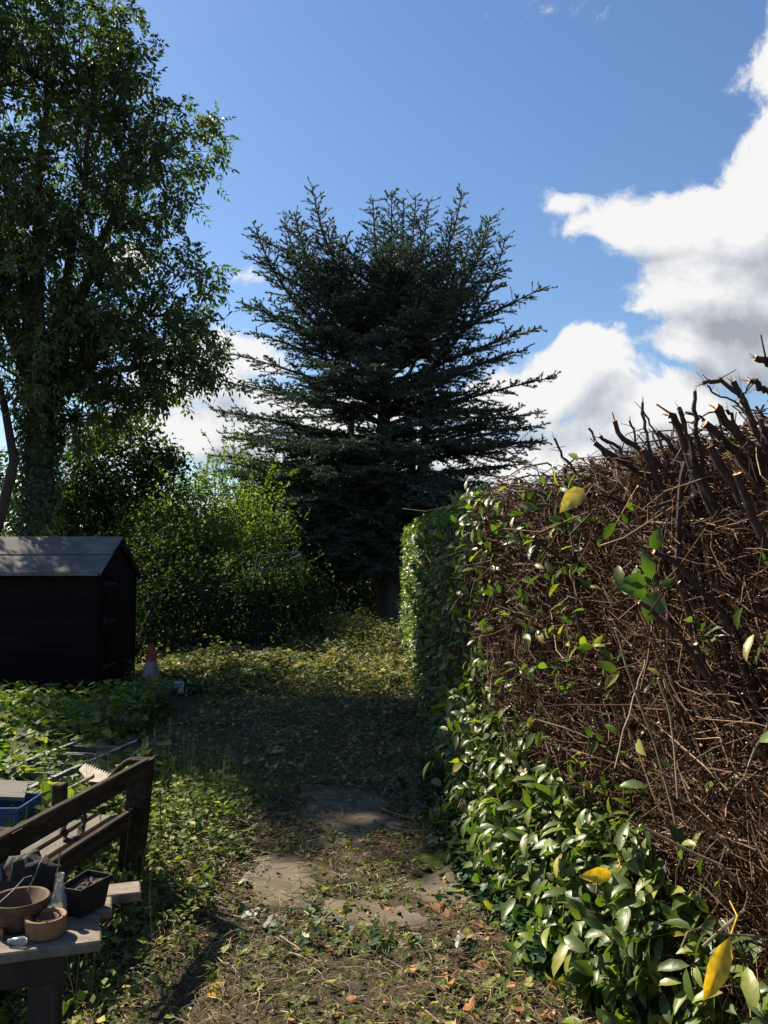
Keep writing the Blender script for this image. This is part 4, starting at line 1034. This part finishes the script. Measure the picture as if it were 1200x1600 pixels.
# ladder on the weeds, rake, blue crate, board
def ladder():
    a0 = Q(212, 1165, .24); a1 = Q(20, 1262, .20)
    ax = unit(a1 - a0); ax[2] = 0; ax = unit(ax); sd = np.array([ax[1], -ax[0], 0]); sd = -sd if sd[0] > 0 else sd
    L = np.linalg.norm(a1 - a0); W = .44
    root = thing('aluminium_ladder', 'aluminium ladder lying flat among the weeds behind the bench', 'ladder', a0 + ax * L / 2 - np.array([0, 0, .30]))
    fr = lambda v: a0 + v[:, :1] * ax + v[:, 1:2] * sd + v[:, 2:3] * np.array([0, 0, 1.])
    for o in (0, W):
        m = MB(); m.box((0, o - .012, -.03), (L, o + .012, .035), M=fr, bev=.004); m.box((0, o - .016, .036), (L, o + .016, .040), M=fr); m.build('side_rail', M_alu, root)
    n = int(L / .27)
    for k in range(n):
        m = MB(); s = .12 + k * .27
        for j in range(4): m.box((s + j * .022, .014, .0), (s + j * .022 + .014, W - .014, .022 + .002 * (j % 2)), M=fr)
        m.box((s, .014, -.012), (s + .08, W - .014, -.002), M=fr)
        m.build('rung', M_alu_d, root)


ladder()


def rake():
    c = P(158, 1203, 5.0); root = thing('garden_rake', 'rusty fan rake head with its tines pointing up behind the bench', 'rake', c)
    a = P(133, 1192, 5.0); b = P(182, 1212, 4.75); fdir = unit(np.array([.45, .5, .55]))
    m = MB(); mid = (a + b) / 2
    v = [a, b, b - fdir * .05, mid - fdir * .09, a - fdir * .05]; v += [q + np.array([0, 0, -.006]) for q in v]
    m.add(v[0:5] + v[5:], [[0, 1, 2, 3, 4], [9, 8, 7, 6, 5]]); m.build('head', M_rake, root)
    for k in range(14):
        t = k / 13; p = a * (1 - t) + b * t; e = p + fdir * .055 + unit(b - a) * (t - .5) * .02 + np.array([0, 0, .012])
        m = MB(); m.tubes(np.array([p - fdir * .01, (p + e) / 2 + np.array([0, 0, .006]), e]), [.0028, .0024, .0015], 4); m.build('tine', M_rake, root)
    m = MB(); m.tubes(np.array([mid - fdir * .05, mid - fdir * .2 + np.array([-.1, .1, .0]), mid + np.array([-.5, .45, -.42])]), .012, 7); m.build('handle', M_branch, root, smooth=True)


rake()


def crate():
    c = P(5, 1290, 4.55); z0 = float(H(c[0], c[1])); hw, hd = .2, .15; zt = .36
    root = thing('plastic_crate', 'blue plastic crate with ribbed sides at the left edge behind the bench', 'crate', (c[0] - .08, c[1], z0)); cx, cy = c[0] - .05, c[1]
    for nm, lo, hi in (('side', (cx - hw, cy - hd, z0), (cx + hw, cy - hd + .012, zt)), ('side', (cx - hw, cy + hd - .012, z0), (cx + hw, cy + hd, zt)),
                       ('side', (cx - hw, cy - hd + .013, z0), (cx - hw + .012, cy + hd - .013, zt)), ('side', (cx + hw - .012, cy - hd + .013, z0), (cx + hw, cy + hd - .013, zt))):
        m = MB(); m.box(lo, hi, bev=.003)
        horiz = hi[0] - lo[0] > .1
        for k in range(5):
            z = z0 + (zt - z0) * (k + .7) / 5.4
            if horiz: m.box((lo[0], lo[1] - .008, z), (hi[0], lo[1] - .001, z + .012))
            else: m.box((hi[0] + .001, lo[1], z), (hi[0] + .009, hi[1], z + .012))
        m.build('side', M_blue, root)
    m = MB(); m.box((cx - hw + .013, cy - hd + .013, z0), (cx + hw - .013, cy + hd - .013, z0 + .01)); m.build('base', M_blue, root)
    m = MB(); q = [Q(-40, 1216, .40), Q(45, 1221, .40), Q(38, 1246, .37), Q(-40, 1243, .37)]; v = q + [p - np.array([0, 0, .02]) for p in q]
    m.add(v, [[0, 1, 2, 3], [7, 6, 5, 4], [0, 4, 5, 1], [1, 5, 6, 2], [2, 6, 7, 3], [3, 7, 4, 0]]); o = m.build('wooden_board', M_grayboard); tag(o, 'weathered grey board lying across the blue crate', 'board')


crate()


# ------------------------------------------------------------------ table and the things on it
TZ = .5
T0 = Q(158, 1470, TZ); TU = unit(np.array([.95, .31, 0])); TV = np.array([-TU[1], TU[0], 0])
def tf(v): return T0 + v[:, :1] * TU + v[:, 1:2] * TV + v[:, 2:3] * np.array([0, 0, 1.])


def table():
    root = thing('plank_table', 'low weathered plank table with garden clutter in the bottom left corner', 'table', T0 - TU * .6 + TV * .25 - np.array([0, 0, TZ]))
    ends = [0, -.008, .03, .125]; w = .112
    for k, e in enumerate(ends):
        m = MB(); n = 14
        m.box((-1.3, k * (w + .006), -.032), (e, k * (w + .006) + w, 0 - .001 * (k % 2)), M=tf, bev=.005); m.build('plank', M_table, root)
    for sx, sy in ((-.16, .05), (-.16, .38), (-1.2, .05), (-1.2, .38)):
        m = MB(); m.box((sx - .04, sy - .03, -TZ - .03), (sx + .04, sy + .04, -.034), M=tf, bev=.006); m.build('leg', M_tableleg, root)
    m = MB(); m.box((-1.22, .012, -.11), (-.1, .035, -.034), M=tf, bev=.004); m.build('apron', M_tableleg, root)
    m = MB(); m.box((-1.15, .1, -.4), (-.2, .36, -.38), M=tf, bev=.004); m.build('shelf', M_tableleg, root)


table()


def T(px, py, dz=0): p = Q(px, py, TZ); return p + np.array([0, 0, .001 + dz])


m = MB(); p = T(71, 1461); m.lathe([(.0, .002), (.052, .002), (.056, .006), (.060, .05), (.060, .056), (.0575, .058), (.050, .056), (.047, .02), (.044, .012), (0, .012)], p, 40)
o = m.build('clay_dish', M_terra, smooth=True, loc=p); tag(o, 'pale terracotta dish at the front edge of the plank table', 'clay dish')
m = MB(); p2 = p + np.array([0, 0, .014]); m.lathe([(0, .001), (.028, .001), (.034, .036), (.032, .038), (.029, .036), (.024, .01), (0, .01)], p2 + np.array([.004, .004, 0]), 32)
o = m.build('clay_pot', M_terra_d, smooth=True, loc=p2); tag(o, 'tiny clay pot nested inside the pale terracotta dish', 'flower pot')
m = MB(); p = T(30, 1447); m.lathe([(0, .002), (.068, .002), (.074, .03), (.083, .062), (.088, .064), (.088, .085), (.085, .088), (.078, .085), (.070, .03), (0, .028)], p, 44)
o = m.build('flower_pot', M_terra_d, smooth=True, loc=p); tag(o, 'wide dark clay flower pot behind the pale terracotta dish', 'flower pot')
m = MB(); p = T(92, 1436); m.lathe([(0, .001), (.021, .001), (.024, .006), (.024, .055), (.019, .085), (.0115, .11), (.0105, .125), (.013, .127), (.013, .139), (.0095, .139), (.008, .125), (.009, .11), (.017, .083), (.0215, .055), (.0215, .01), (0, .008)], p, 28)
o = m.build('glass_bottle', M_glass, smooth=True, loc=p); tag(o, 'small clear glass bottle standing behind the terracotta dish', 'bottle')


def square_pot():
    c = T(135, 1404); root = thing('square_pot', 'black square plastic pot filled with soil on the back planks', 'plant pot', c)
    rim = [P(92, 1386, 2.62), P(136, 1358, 2.8), P(174, 1365, 2.72), P(126, 1391, 2.5)]
    rz = np.mean([r[2] for r in rim]); rz = TZ + .095; rim = [Q(92, 1386, rz), Q(137, 1359, rz), Q(175, 1366, rz), Q(126, 1391, rz)]
    rim = np.array(rim); cc = rim.mean(0)
    def sc(k, z): q = cc + (rim - cc) * k; q[:, 2] = z; return q
    rings = [sc(.76, TZ + .002), sc(.93, rz - .02), sc(1.03, rz - .018), sc(1.04, rz), sc(.98, rz), sc(.93, rz - .03)]
    m = MB(); v = np.concatenate(rings); qs = []
    for k in range(5):
        for i in range(4): qs.append([k * 4 + i, k * 4 + (i + 1) % 4, k * 4 + 4 + (i + 1) % 4, k * 4 + 4 + i])
    qs.append([0, 3, 2, 1]); m.add(v, qs); m.build('pot', M_black, root)
    n = 14; t = np.linspace(0, 1, n); U, V = np.meshgrid(t, t, indexing='ij'); r = sc(.94, rz - .018)
    p = (r[0] * ((1 - U) * (1 - V))[..., None] + r[1] * (U * (1 - V))[..., None] + r[2] * (U * V)[..., None] + r[3] * ((1 - U) * V)[..., None])
    p[..., 2] += rng.normal(size=U.shape) * .003
    i, j = np.meshgrid(np.arange(n - 1), np.arange(n - 1), indexing='ij'); q = np.stack([i * n + j, i * n + j + 1, (i + 1) * n + j + 1, (i + 1) * n + j], -1).reshape(-1, 4)
    m = MB(); m.add(p.reshape(-1, 3), q); m.build('soil', M_soilpot, root)


square_pot()
o = blob(T(46, 1394, .03), (.042, .032, .040), M_black, 'plastic_sack', seed=11, amp=.75, res=34); tag(o, 'crumpled black plastic sack at the back of the table', 'sack')
m = MB(); p = T(8, 1392); m.lathe([(0, .001), (.040, .001), (.045, .01), (.045, .06), (.038, .08), (.02, .088), (0, .09)], p, 28); o = m.build('cloudy_jar', M_jar, smooth=True, loc=p); tag(o, 'upturned cloudy plastic jar beside the black sack at the left edge', 'jar')
m = MB(); p = T(26, 1478); m.lathe([(0, -.028), (.006, -.026), (.009, -.01), (.012, .005), (.013, .018), (.009, .028), (0, .031)], p + np.array([0, 0, .013]), 16, M=lambda v: np.stack([v[:, 2], v[:, 0] , v[:, 1]], -1))
o = m.build('glass_bulb', M_glass, smooth=True); tag(o, 'small shiny glass bulb lying left of the terracotta dish', 'bulb')
m = MB(); p = T(4, 1466); a = np.linspace(.2, 1.6, 8); v = []
for rr in (.05, .058):
    for z in (.0, .03): v += [p + np.array([math.cos(x) * rr - .04, math.sin(x) * rr - .03, z + (.012 * math.sin(x * 5) if z else 0)]) for x in a]
qs = []
for i in range(7): qs += [[i, i + 1, 8 + i + 1, 8 + i], [16 + i + 1, 16 + i, 24 + i, 24 + i + 1], [8 + i, 8 + i + 1, 24 + i + 1, 24 + i]]
m.add(v, qs); o = m.build('pot_shard', M_terra); tag(o, 'broken terracotta shard lying at the left edge of the table', 'pot shard')
# wires and stalks on the table
for pl, mt, lab, nm, ct in (([(0, 1410, .08), (20, 1392, .1), (38, 1372, .12), (50, 1368, .13)], M_alu, 'thin silver wire looping over the black sack', 'wire', 'wire'),
                        ([(75, 1412, .05), (84, 1392, .12), (90, 1360, .18), (94, 1332, .25)], M_branch, 'pale upright twig rising behind the glass bottle', 'twig', 'twig'),
                        ([(43, 1392, .12), (52, 1374, .16), (62, 1350, .2), (72, 1335, .22)], M_branch, 'thin dry twig leaning over the black sack', 'twig', 'twig')):
    m = MB(); m.tubes(np.array([Q(x, y, TZ + z) for x, y, z in pl]), .0018 if nm == 'wire' else .0025, 5); o = m.build(nm, mt); tag(o, lab, ct)


# ------------------------------------------------------------------ ground cover
def scatter_poly(n, xr, yr, f=None):
    x = rng.uniform(*xr, n); y = rng.uniform(*yr, n)
    if f is not None:
        k = rng.random(n) < f(x, y); x, y = x[k], y[k]
    return x, y


def hedge_x(y): return np.where(y < 5.2, .46 + (5.2 - y) * .195, np.interp(y, [5, 6.5, 10, 15], [.56, .52, .46, .33]))


def in_shed(x, y): return ((x < -3.5) & (x > -5.8) & (y > 10.25) & (y < 11.85)) | ((x > -3.5) & (x < -2.25) & (y > 9.3) & (y < 10.75) & (np.sin(x * 37 + y * 91) > -.8))


def lay(m, x, y, tmpl, size, hmax, mat=0, width=1.3, tilt=.6, base=None):
    n = len(x); z = H(x, y) + rng.random(n) ** 1.5 * (hmax if np.ndim(hmax) == 0 else hmax) + .004
    yd = rvec(n); yd[:, 2] *= .45; m.leaves(tmpl, np.stack([x, y, z], -1), yd, np.array([0, 0, 1.]) + rvec(n) * tilt, rng.uniform(*size, n), width, mat=mat)


def clumps(x, y, s, seed): return .5 + .5 * wob(x, y, s, seed) * 1.6


# 1 weeds: the green carpet left of the path and around the bench
wd = MB()
f = lambda x, y: np.clip(1.25 - 1.6 * np.clip(bare(x, y), 0, 1) - np.clip((x + 1.25) * 2.0, 0, 1), 0, 1) * np.clip(clumps(x, y, 3, 21), .15, 1) * (x < hedge_x(y)) * ~in_shed(x, y)
x, y = scatter_poly(30000, (-3.6, .3), (2.6, 7), f); lay(wd, x, y, LEAF_IVY, (.015, .036), .07)
x, y = scatter_poly(15000, (-2.4, -.45), (2.9, 6), f); lay(wd, x, y, LEAF_LO, (.02, .055), .12, width=1.5)
x, y = scatter_poly(27000, (-6.5, .5), (6.5, 11), lambda x, y: np.where((x > -2.6) & (y > 6.6), .22, 1) * np.clip(clumps(x, y, 2, 22), .2, 1) * np.where(x > -1.9, .12, .7) * (x < hedge_x(y)) * ~in_shed(x, y)); lay(wd, x, y, LEAF_IVY, (.025, .055), .08)
# taller leafy patch left, lit by the sun
x, y = scatter_poly(16000, (-5.2, -2.35), (6.0, 9.6), lambda x, y: np.clip(clumps(x, y, 4, 23), .2, 1) * np.where((x > -3.1) & (y < 7.2), .35, 1)); lay(wd, x, y, LEAF_IVY, (.04, .09), np.where((x > -3.1) & (y < 7.2), .25, .36))
x, y = scatter_poly(3000, (-2.9, -1.5), (4.3, 6.2), lambda x, y: np.clip(clumps(x, y, 4, 25), .1, 1)); lay(wd, x, y, LEAF_IVY, (.05, .10), .28)
x, y = scatter_poly(420, (-2.9, -2.1), (5.2, 7.0), None); lay(wd, x, y, LEAF_IVY, (.05, .09), .42)
o = wd.build('weeds', [M_weed, M_ivy]); tag(o, kind='stuff')
# 2 cut foliage spread over the end of the garden
cf = MB()
g2 = lambda x, y: np.clip(clumps(x, y, 2.5, 31), .25, 1) * (x < hedge_x(np.minimum(y, 15)) + .1) * ~in_shed(x, y)
x, y = scatter_poly(90000, (-5, .9), (10.6, 17.5), lambda x, y: g2(x, y) * np.where((x < -1.6) & (y > 12.9), .12, 1)); lay(cf, x, y, LEAF_LO, (.03, .07), .13, width=1.5)
x, y = scatter_poly(16000, (-3.2, .3), (11.0, 13.2), lambda x, y: np.clip(clumps(x, y, 5, 32), 0, 1)); lay(cf, x, y, LEAF_IVY, (.035, .07), .22)
x, y = scatter_poly(26000, (-1.6, .5), (13.0, 17.5), lambda x, y: np.clip(clumps(x, y, 5, 33), 0, 1)); lay(cf, x, y, LEAF_LO, (.03, .07), .3, width=1.5)
x, y = scatter_poly(8000, (-3.6, .4), (10.9, 16.5), lambda x, y: np.clip(wob(x, y, 7, 35) * 4 - .7, 0, 1) * ~in_shed(x, y)); lay(cf, x, y, LEAF_IVY, (.03, .065), .42)
x, y = scatter_poly(9000, (-6, 3), (17, 24), None); lay(cf, x, y, LEAF_LO, (.1, .16), .1, width=1.6)
o = cf.build('cut_foliage', [M_wilt, M_weed]); me = o.data
mi = (rng.random(len(me.polygons)) < .4).astype(np.int32)
tot = np.zeros(len(me.polygons), np.int32); me.polygons.foreach_get('loop_total', tot)
me.polygons.foreach_set('material_index', mi); tag(o, kind='stuff')
mg = MB()
x, y = scatter_poly(9000, (-2.6, .6), (6.3, 11), lambda x, y: np.clip(clumps(x, y, 4, 51) * 1.6 - .75, 0, 1) * (x < hedge_x(y))); lay(mg, x, y, LEAF_LO, (.03, .08), .12, width=1.5)
x, y = scatter_poly(1700, (-.9, .75), (3.5, 6.3), lambda x, y: np.clip(clumps(x, y, 5, 52) * 1.7 - .8, 0, 1) * (x < hedge_x(y))); lay(mg, x, y, LEAF_IVY, (.025, .055), .06, mat=1)
o = mg.build('cut_foliage', [M_wilt, M_ivy]); tag(o, kind='stuff')
# 3 litter: wilted small leaves and chips over the trodden soil
lt = MB()
f3 = lambda x, y: np.clip(1.2 - 1.0 * np.clip(bare(x, y), 0, 1), .24, 1) * np.clip(clumps(x, y, 6, 41), .1, 1) * (x < hedge_x(y) + .25)
x, y = scatter_poly(22000, (-1.4, 1.3), (2.3, 6.5), f3); lay(lt, x, y, LEAF_LO, (.010, .03), .025, width=1.5, tilt=.8)
x, y = scatter_poly(3600, (-1.4, 1.1), (2.3, 6.5), f3); lay(lt, x, y, LEAF_IVY, (.025, .05), .035, mat=1)
x, y = scatter_poly(8000, (-2.2, .6), (6.2, 11), lambda x, y: (x < hedge_x(y)) * .8); lay(lt, x, y, LEAF_LO, (.02, .05), .03, width=1.5)
x, y = scatter_poly(300, (.2, 1.6), (2.3, 4.6), lambda x, y: (x < hedge_x(y) + .35) * (x > hedge_x(y) - .75)); lay(lt, x, y, LEAF_LO, (.03, .06), .04, width=1.5, mat=2)
o = lt.build('leaf_litter', [M_wilt, M_weed, M_brownleaf]); tag(o, kind='stuff')
# 4 stalks and grass
gs = MB()
def blades(n, xr, yr, L, h, r, mat, f=None):
    x, y = scatter_poly(n, xr, yr, f); n = len(x)
    a = rng.uniform(0, 6.283, n); l = rng.uniform(*L, n); z0 = H(x, y) + .006 + rng.random(n) * .02; hh = rng.random(n) * h
    b = np.stack([x, y, z0], -1); d = np.stack([np.cos(a), np.sin(a), 0 * a], -1)
    side = np.stack([-np.sin(a), np.cos(a), 0 * a], -1) * (rng.normal(size=n) * .25 * l)[:, None]
    m1 = b + d * (l * .5)[:, None] + side + np.array([0, 0, 1]) * hh[:, None]; e = b + d * l[:, None] + np.array([0, 0, 1]) * (hh * rng.uniform(-.1, 1.4, n))[:, None]
    q1 = (b + m1) / 2 + side * .25 + np.array([0, 0, .3]) * hh[:, None] * .5; q2 = (m1 + e) / 2 + side * .25 + np.array([0, 0, .15]) * hh[:, None]
    rr = rng.uniform(*r, (n, 1)) * np.array([[1, 1, .9, .75, .4]])
    gs.tubes(np.stack([b, q1, m1, q2, e], 1), rr, 3, mat=mat)
f4 = lambda x, y: np.clip(1.2 - 1.5 * np.clip(bare(x, y), 0, 1), .03, 1) * (x < hedge_x(y) + .2)
blades(13000, (-1.7, 1.2), (2.3, 6.6), (.03, .15), .035, (.0006, .0015), 0, f4)
blades(9000, (-2.2, 1.0), (2.3, 7.5), (.03, .12), .05, (.0007, .0016), 1, lambda x, y: f4(x, y) * np.clip(clumps(x, y, 3, 44), 0, 1))
blades(160, (-1.2, 1.1), (2.4, 6.2), (.12, .3), .03, (.0018, .0032), 0, lambda x, y: (x < hedge_x(y) - .05) * .9)
blades(500, (-2.4, -.9), (3.0, 6.3), (.02, .08), .42, (.0008, .0018), 1)
blades(5000, (-5, .6), (6.5, 16), (.06, .2), .1, (.001, .0025), 1, lambda x, y: (x < hedge_x(y)) * ~in_shed(x, y))
blades(6000, (-3.5, .6), (10.9, 16.5), (.06, .22), .22, (.0015, .003), 0, lambda x, y: np.clip(clumps(x, y, 4, 46), 0, 1) * (x < hedge_x(y)) * ~in_shed(x, y))
blades(600, (-3.5, .4), (10.8, 16), (.2, .6), .25, (.002, .005), 0, lambda x, y: (x < hedge_x(y)) * ~in_shed(x, y))
o = gs.build('grass', [M_straw, M_grass]); tag(o, kind='stuff')
# 5 ivy at the hedge foot
iv = MB(); n = 2600; s = rng.uniform(.2, 1.9, n); p = FA + s[:, None] * FT + FN * rng.uniform(-.1, .22, n)[:, None]
lay(iv, p[:, 0], p[:, 1], LEAF_IVY, (.03, .06), .16)
n = 900; s = rng.uniform(-1.2, .4, n); p = FA + s[:, None] * np.array([.05, -1]) + np.array([-1, 0]) * rng.uniform(-.05, .14, n)[:, None]; lay(iv, p[:, 0], p[:, 1], LEAF_IVY, (.03, .06), .18)
o = iv.build('ivy', M_ivy); tag(o, kind='stuff')

# fallen leaves one could count
spots = [(332, 1560, 'y', 34), (378, 1568 - 25, 'g', 30), (527, 1577, 'o', 18), (580, 1471, 'g', 22), (690, 1407, 'o', 26), (736, 1462, 'o', 20), (753, 1438, 'o', 16), (601, 1380, 'o', 16), (415, 1312, 'o', 14), (376, 1365, 'o', 11),
         (637, 1458 + 52, 'g', 16), (725, 1575, 'o', 26), (855, 1578, 'o', 22), (842, 1521, 'y', 26), (862, 1442, 'o', 24), (815, 1443, 'o', 18), (790, 1513, 'o', 16), (745, 1505, 'o', 18), (703, 1538, 'o', 16), (540, 1557, 'o', 14),
         (640, 1508, 'o', 18), (693, 1348, 'G', 34), (690, 1407, 'o', 20), (747, 1350, 'g', 14), (830, 1500, 'o', 14), (560, 1310, 'o', 11), (480, 1440, 'o', 11), (610, 1412, 'o', 15), (920, 1528, 'o', 22), (960, 1560, 'o', 20),
         (880, 1560, 'o', 15), (800, 1560, 'o', 17), (770, 1480, 'o', 14), (825, 1475, 'o', 16), (905, 1480, 'o', 20), (760, 1410, 'o', 13), (665, 1580, 'o', 12), (600, 1560, 'o', 12), (450, 1590, 'o', 15), (205, 1502, 'o', 16)]
for px, py, c, sz in spots:
    p = Q(px, py, 0.02); p[2] = float(H(p[0], p[1])) + .014; size = sz / F * p[1] * 1.25
    m = MB(); yd = unit(np.array([[rng.normal(), rng.normal() * .7, .12]])); nn = np.array([[rng.normal() * .25, -.35, 1.0]])
    t = (LEAF_HI[0] * np.array([1, 1, -rng.uniform(.5, 2.2)]), LEAF_HI[1])
    mt = {'y': M_yellow, 'o': M_brownleaf, 'g': M_wilt, 'G': M_weed}[c]
    m.leaves(t if c != 'G' else LEAF_IVY, p[None], yd, nn, size, rng.uniform(1.2, 1.9), rnd=np.array([rng.uniform(.3, 1) if c != 'g' else .6])); m.tubes(np.stack([p[None], p[None] - yd * size * .15], 1), .0011, 4)
    o = m.build('fallen_leaf', mt, smooth=True, loc=p)
    lab = {'y': 'bright yellow fallen leaf on the ground', 'o': 'curled orange-brown dry leaf on the soil near the hedge', 'g': 'pale green fallen leaf lying on the bare soil', 'G': 'wilted pale green lobed leaf on the bare mud by the hedge foot'}[c]
    tag(o, lab, 'fallen leaf', 'fallen leaves on the ground')
# cut branches lying about
for k, (pl, w, lab) in enumerate([([(215, 1046, 12.5), (300, 1048, 12.3), (385, 1038, 12.2), (430, 1048, 12.0)], .016, 'long pale cut branch lying across the sunlit clippings right of the shed'),
                       ([(345, 1052, 12), (400, 1047, 11.9), (448, 1056, 11.6)], .010, 'thinner forked pale branch end lying on the clippings'),
                       ([(218, 1000, 12.6), (222, 978, 12.5), (235, 955, 12.5)], .012, 'pale curved cane arching up beside the shed corner'),
                       ([(455, 1030, 13), (480, 1008, 13.2), (492, 1000, 13.3)], .009, 'thin yellowish cane sticking out of the clippings heap'),
                       ([(437, 1462, 2.95), (462, 1478, 2.9), (470, 1485, 2.88)], .0045, 'short pale broken twig on the dark soil in the foreground'),
                       ([(355, 1504, 0), (368, 1516, 0), (375, 1530, 0)], .004, 'bent pale twig at the edge of the bench shadow')]):
    q = np.array([P(x, y, d) if k < 4 else Q(x, y, .03) for x, y, d in pl])
    if k < 2: q[:, 2] = np.maximum(q[:, 2], H(q[:, 0], q[:, 1]) + .12)
    t = np.linspace(0, len(q) - 1, 9); i0 = np.clip(t.astype(int), 0, len(q) - 2); fr = (t - i0)[:, None]; q = q[i0] * (1 - fr) + q[i0 + 1] * fr + rng.normal(size=(9, 3)) * w * .4
    m = MB(); m.tubes(q, np.linspace(w, w * .6, 9), 6, cap=True); 
    if k < 2: m.tubes(curve(q[5], q[5] + np.array([.5, -.1, .12]), (0, 0, .04), 5), np.linspace(w * .6, w * .3, 5), 5)
    o = m.build('cut_branch', M_branch, smooth=True); tag(o, lab, 'branch', 'cut branches lying on the ground')
